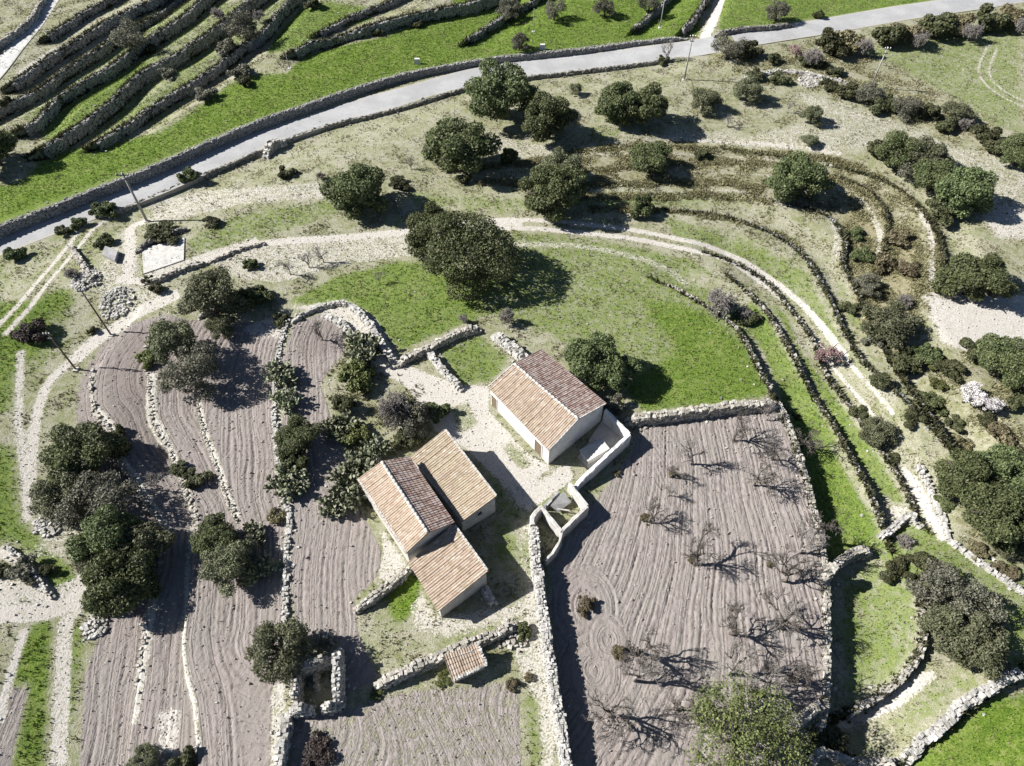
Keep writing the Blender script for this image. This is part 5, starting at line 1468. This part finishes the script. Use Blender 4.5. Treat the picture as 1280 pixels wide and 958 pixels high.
# ------------------------------------------------------------------ ground cover
rng = np.random.default_rng(99)
vis = np.nonzero((PXf > -60) & (PXf < 1340) & (PYf > -40) & (PYf < 1000))[0]
cellx = np.gradient(gx); celly = np.gradient(gy)
area = (celly[:, None]*cellx[None, :]).ravel()[vis]
grd = np.gradient(GZ0, gy, gx); steep = np.hypot(*grd).ravel()[vis]
def scatter(n, wt):
    p = wt*area; p = p/p.sum()
    k = vis[rng.choice(len(vis), n, p=p)]
    X = GXf[k]+rng.uniform(-.12, .12, n); Y = GYf[k]+rng.uniform(-.12, .12, n)
    return X, Y, np.where(famp[k] > 0, GZ.ravel()[k], hf(X, Y)), k
Zl, Zs, Zm, Zc = (ZN[z][vis] for z in ('lush', 'soil', 'lime', 'scrub'))
def clump(X, Y):
    return np.clip(.5+.5*(np.sin(X*1.1+np.sin(Y*.7)*2)+np.sin(Y*1.3+np.sin(X*.9)*2)), 0.05, 1.6)
road_mask = np.ones(len(vis))
def near_road(P, w):
    s, ov, _ = poly_sd(P, GXf[vis], GYf[vis]); return np.abs(s) < w
road_mask[near_road(roadP, 2.8)] = 0
bld = np.zeros(len(vis), bool)
def tufts(name, n, wt, hmin, hmax, wid, mat, label, blades=3):
    X, Y, Z, k = scatter(n, wt)
    h = rng.uniform(hmin, hmax, n)*(1+.6*rng.random(n)**3)
    V, T = [], []
    out = np.zeros((n, blades, 3, 3))
    for b in range(blades):
        a = rng.uniform(0, 6.283, n); r = rng.uniform(.3, 1, n)*wid
        ca, sa = np.cos(a), np.sin(a)
        bx, by = X+rng.normal(0, wid*.5, n), Y+rng.normal(0, wid*.5, n)
        out[:, b, 0] = np.column_stack([bx-sa*r*.5, by+ca*r*.5, Z-.02]); out[:, b, 1] = np.column_stack([bx+sa*r*.5, by-ca*r*.5, Z-.02])
        out[:, b, 2] = np.column_stack([bx+ca*h*.6, by+sa*h*.6, Z+h])
    me = new_mesh(name, out.reshape(-1, 3), None, np.arange(n*blades*3).reshape(-1, 3))
    o = link(name, me, mat); tag(o, label, 'grass'); o['kind'] = 'stuff'
M['lushblade'] = leaf_mat('grass_blade', (.075, .135, .014), (.125, .19, .024), (.19, .25, .05), .25)
M['dryblade'] = leaf_mat('dry_blade', (.10, .10, .045), (.19, .18, .09), (.32, .29, .17), .2)
M['scrubblade'] = leaf_mat('scrub_blade', (.10, .10, .045), (.20, .19, .09), (.33, .305, .18), .1)
cl = clump(GXf[vis], GYf[vis])
tufts('fresh_grass', 60000, np.clip(Zl-.3, 0, 1)*road_mask*(1-np.clip(Zs+Zm, 0, 1)), .06, .16, .13, M['lushblade'], 'fresh green grass growing on the fields and terraces')
tufts('dry_grass', 75000, (np.clip(1-Zs*1.6-Zm*1.5, 0, 1)*(1.15-Zl)+.0015+.5*Zc)*road_mask*cl, .06, .2, .15, M['dryblade'], 'straw and olive coloured dry tufts on the stony pasture')
ARCS = [[(560, 212), (650, 205), (760, 185), (860, 184), (1000, 196), (1075, 211), (1125, 238), (1168, 285), (1178, 345)], [(690, 218), (800, 208), (900, 203), (1000, 212), (1062, 230), (1100, 255), (1116, 300), (1112, 340)],
        [(600, 228), (700, 232), (800, 230), (870, 228), (950, 235)], [(660, 248), (780, 246), (880, 244), (960, 252)], [(740, 262), (830, 262), (900, 272), (962, 290), (1000, 310)], [(1062, 290), (1075, 340), (1090, 380), (1120, 420)], [(1080, 300), (1092, 350), (1125, 390)], [(1140, 290), (1150, 340), (1140, 380)]]
arcw = np.zeros(len(vis))
for A_ in ARCS:
    s_, o_, _ = poly_sd(smooth_poly(world(A_), 1.0), GXf[vis], GYf[vis]); arcw = np.maximum(arcw, np.clip(1-np.abs(s_)/.75, 0, 1)*(o_ < .3))
tufts('brown_scrub', 34000, (arcw**.7*(.25+cl)*1.6+.38*Zc*cl)*road_mask, .07, .24, .2, M['scrubblade'], 'tawny and olive low scrub in rows along the right hand terraces', 5)
farb = (GYf[vis] > 72)*(GXf[vis] < 12)*(1-near_road(roadP, 7.5))
tufts('bank_weeds', 30000, (steep > .8)*road_mask*(1-.8*Zs)*(1-near_road(roadP, 6.5))*(1-(GXf[vis] < -7)*(GYf[vis] < 60)), .12, .42, .3, M['shrub'], 'weeds growing along the terrace banks', 4)
X, Y, Z, k = scatter(11000, (np.clip(Zm*1.5+.10-Zs*.06, .04, 1)*(1-.85*Zl)+(steep > .8)*1.2)*road_mask)
sz = rng.uniform(.04, .09, (11000, 1))*(1+.9*rng.random((11000, 1))**6)
m = MB(); m.add(*stones(np.column_stack([X, Y, Z+.02]), sz*rng.uniform(.7, 1.3, (11000, 3)), rng.uniform(0, 6, 11000)))
o = link('field_stones', m.mesh('field_stones'), M['palestone']); tag(o, 'loose pale limestone fragments scattered over paths and pasture', 'stones'); o['kind'] = 'stuff'
X, Y, Z, k = scatter(4000, (Zs > .4)*1.0)
sz = rng.uniform(.035, .08, (4000, 1))*(1+1.2*rng.random((4000, 1))**5)
M['clod'] = plain_mat('earth_clod', (.24, .205, .19), (.42, .385, .36), 1.5, .95, .05, .02, True)
m = MB(); m.add(*stones(np.column_stack([X, Y, Z+.02]), sz*rng.uniform(.7, 1.3, (4000, 3)), rng.uniform(0, 6, 4000)))
o = link('earth_clods', m.mesh('earth_clods'), M['clod']); tag(o, 'lumps of dry earth lying over the ploughed furrows', 'soil clods'); o['kind'] = 'stuff'

# ------------------------------------------------------------------ light and camera
ELEV, SHDIR = math.radians(37), math.radians(-5)
tosun = np.array([-math.cos(SHDIR)*math.cos(ELEV), -math.sin(SHDIR)*math.cos(ELEV), math.sin(ELEV)])
from mathutils import Vector
sl_ = bpy.data.lights.new('sun', 'SUN'); sl_.energy = 5.0; sl_.angle = math.radians(.5); sl_.color = (1, .972, .935)
so = bpy.data.objects.new('sun', sl_); COL.objects.link(so)
so.rotation_euler = Vector(tosun).to_track_quat('Z', 'Y').to_euler(); so.location = (-60, 20, 60)
w = bpy.data.worlds.new('World'); sc.world = w; w.use_nodes = True
nt = w.node_tree; bg = nt.nodes['Background']
sky = nt.nodes.new('ShaderNodeTexSky'); sky.sky_type = 'NISHITA'; sky.sun_disc = False
sky.sun_elevation = ELEV; sky.sun_rotation = math.atan2(tosun[0], tosun[1])
sky.air_density = .65; sky.dust_density = .25; sky.altitude = 300
nt.links.new(sky.outputs[0], bg.inputs[0]); bg.inputs[1].default_value = .05
cam = bpy.data.cameras.new('camera'); cam.sensor_width = 36; cam.lens = 36*F/1280; cam.clip_end = 8000
co = bpy.data.objects.new('camera', cam); COL.objects.link(co); co.location = (0, 0, CH)
co.rotation_euler = (math.pi/2-PITCH, 0, 0); sc.camera = co
sc.view_settings.view_transform = 'Standard'; sc.view_settings.look = 'None'
sc.view_settings.exposure = 1.0; sc.view_settings.gamma = 1.0
sc.render.engine = 'CYCLES'
sc.cycles.max_bounces = 5; sc.cycles.diffuse_bounces = 3; sc.cycles.glossy_bounces = 2; sc.cycles.transmission_bounces = 3; sc.cycles.transparent_max_bounces = 4
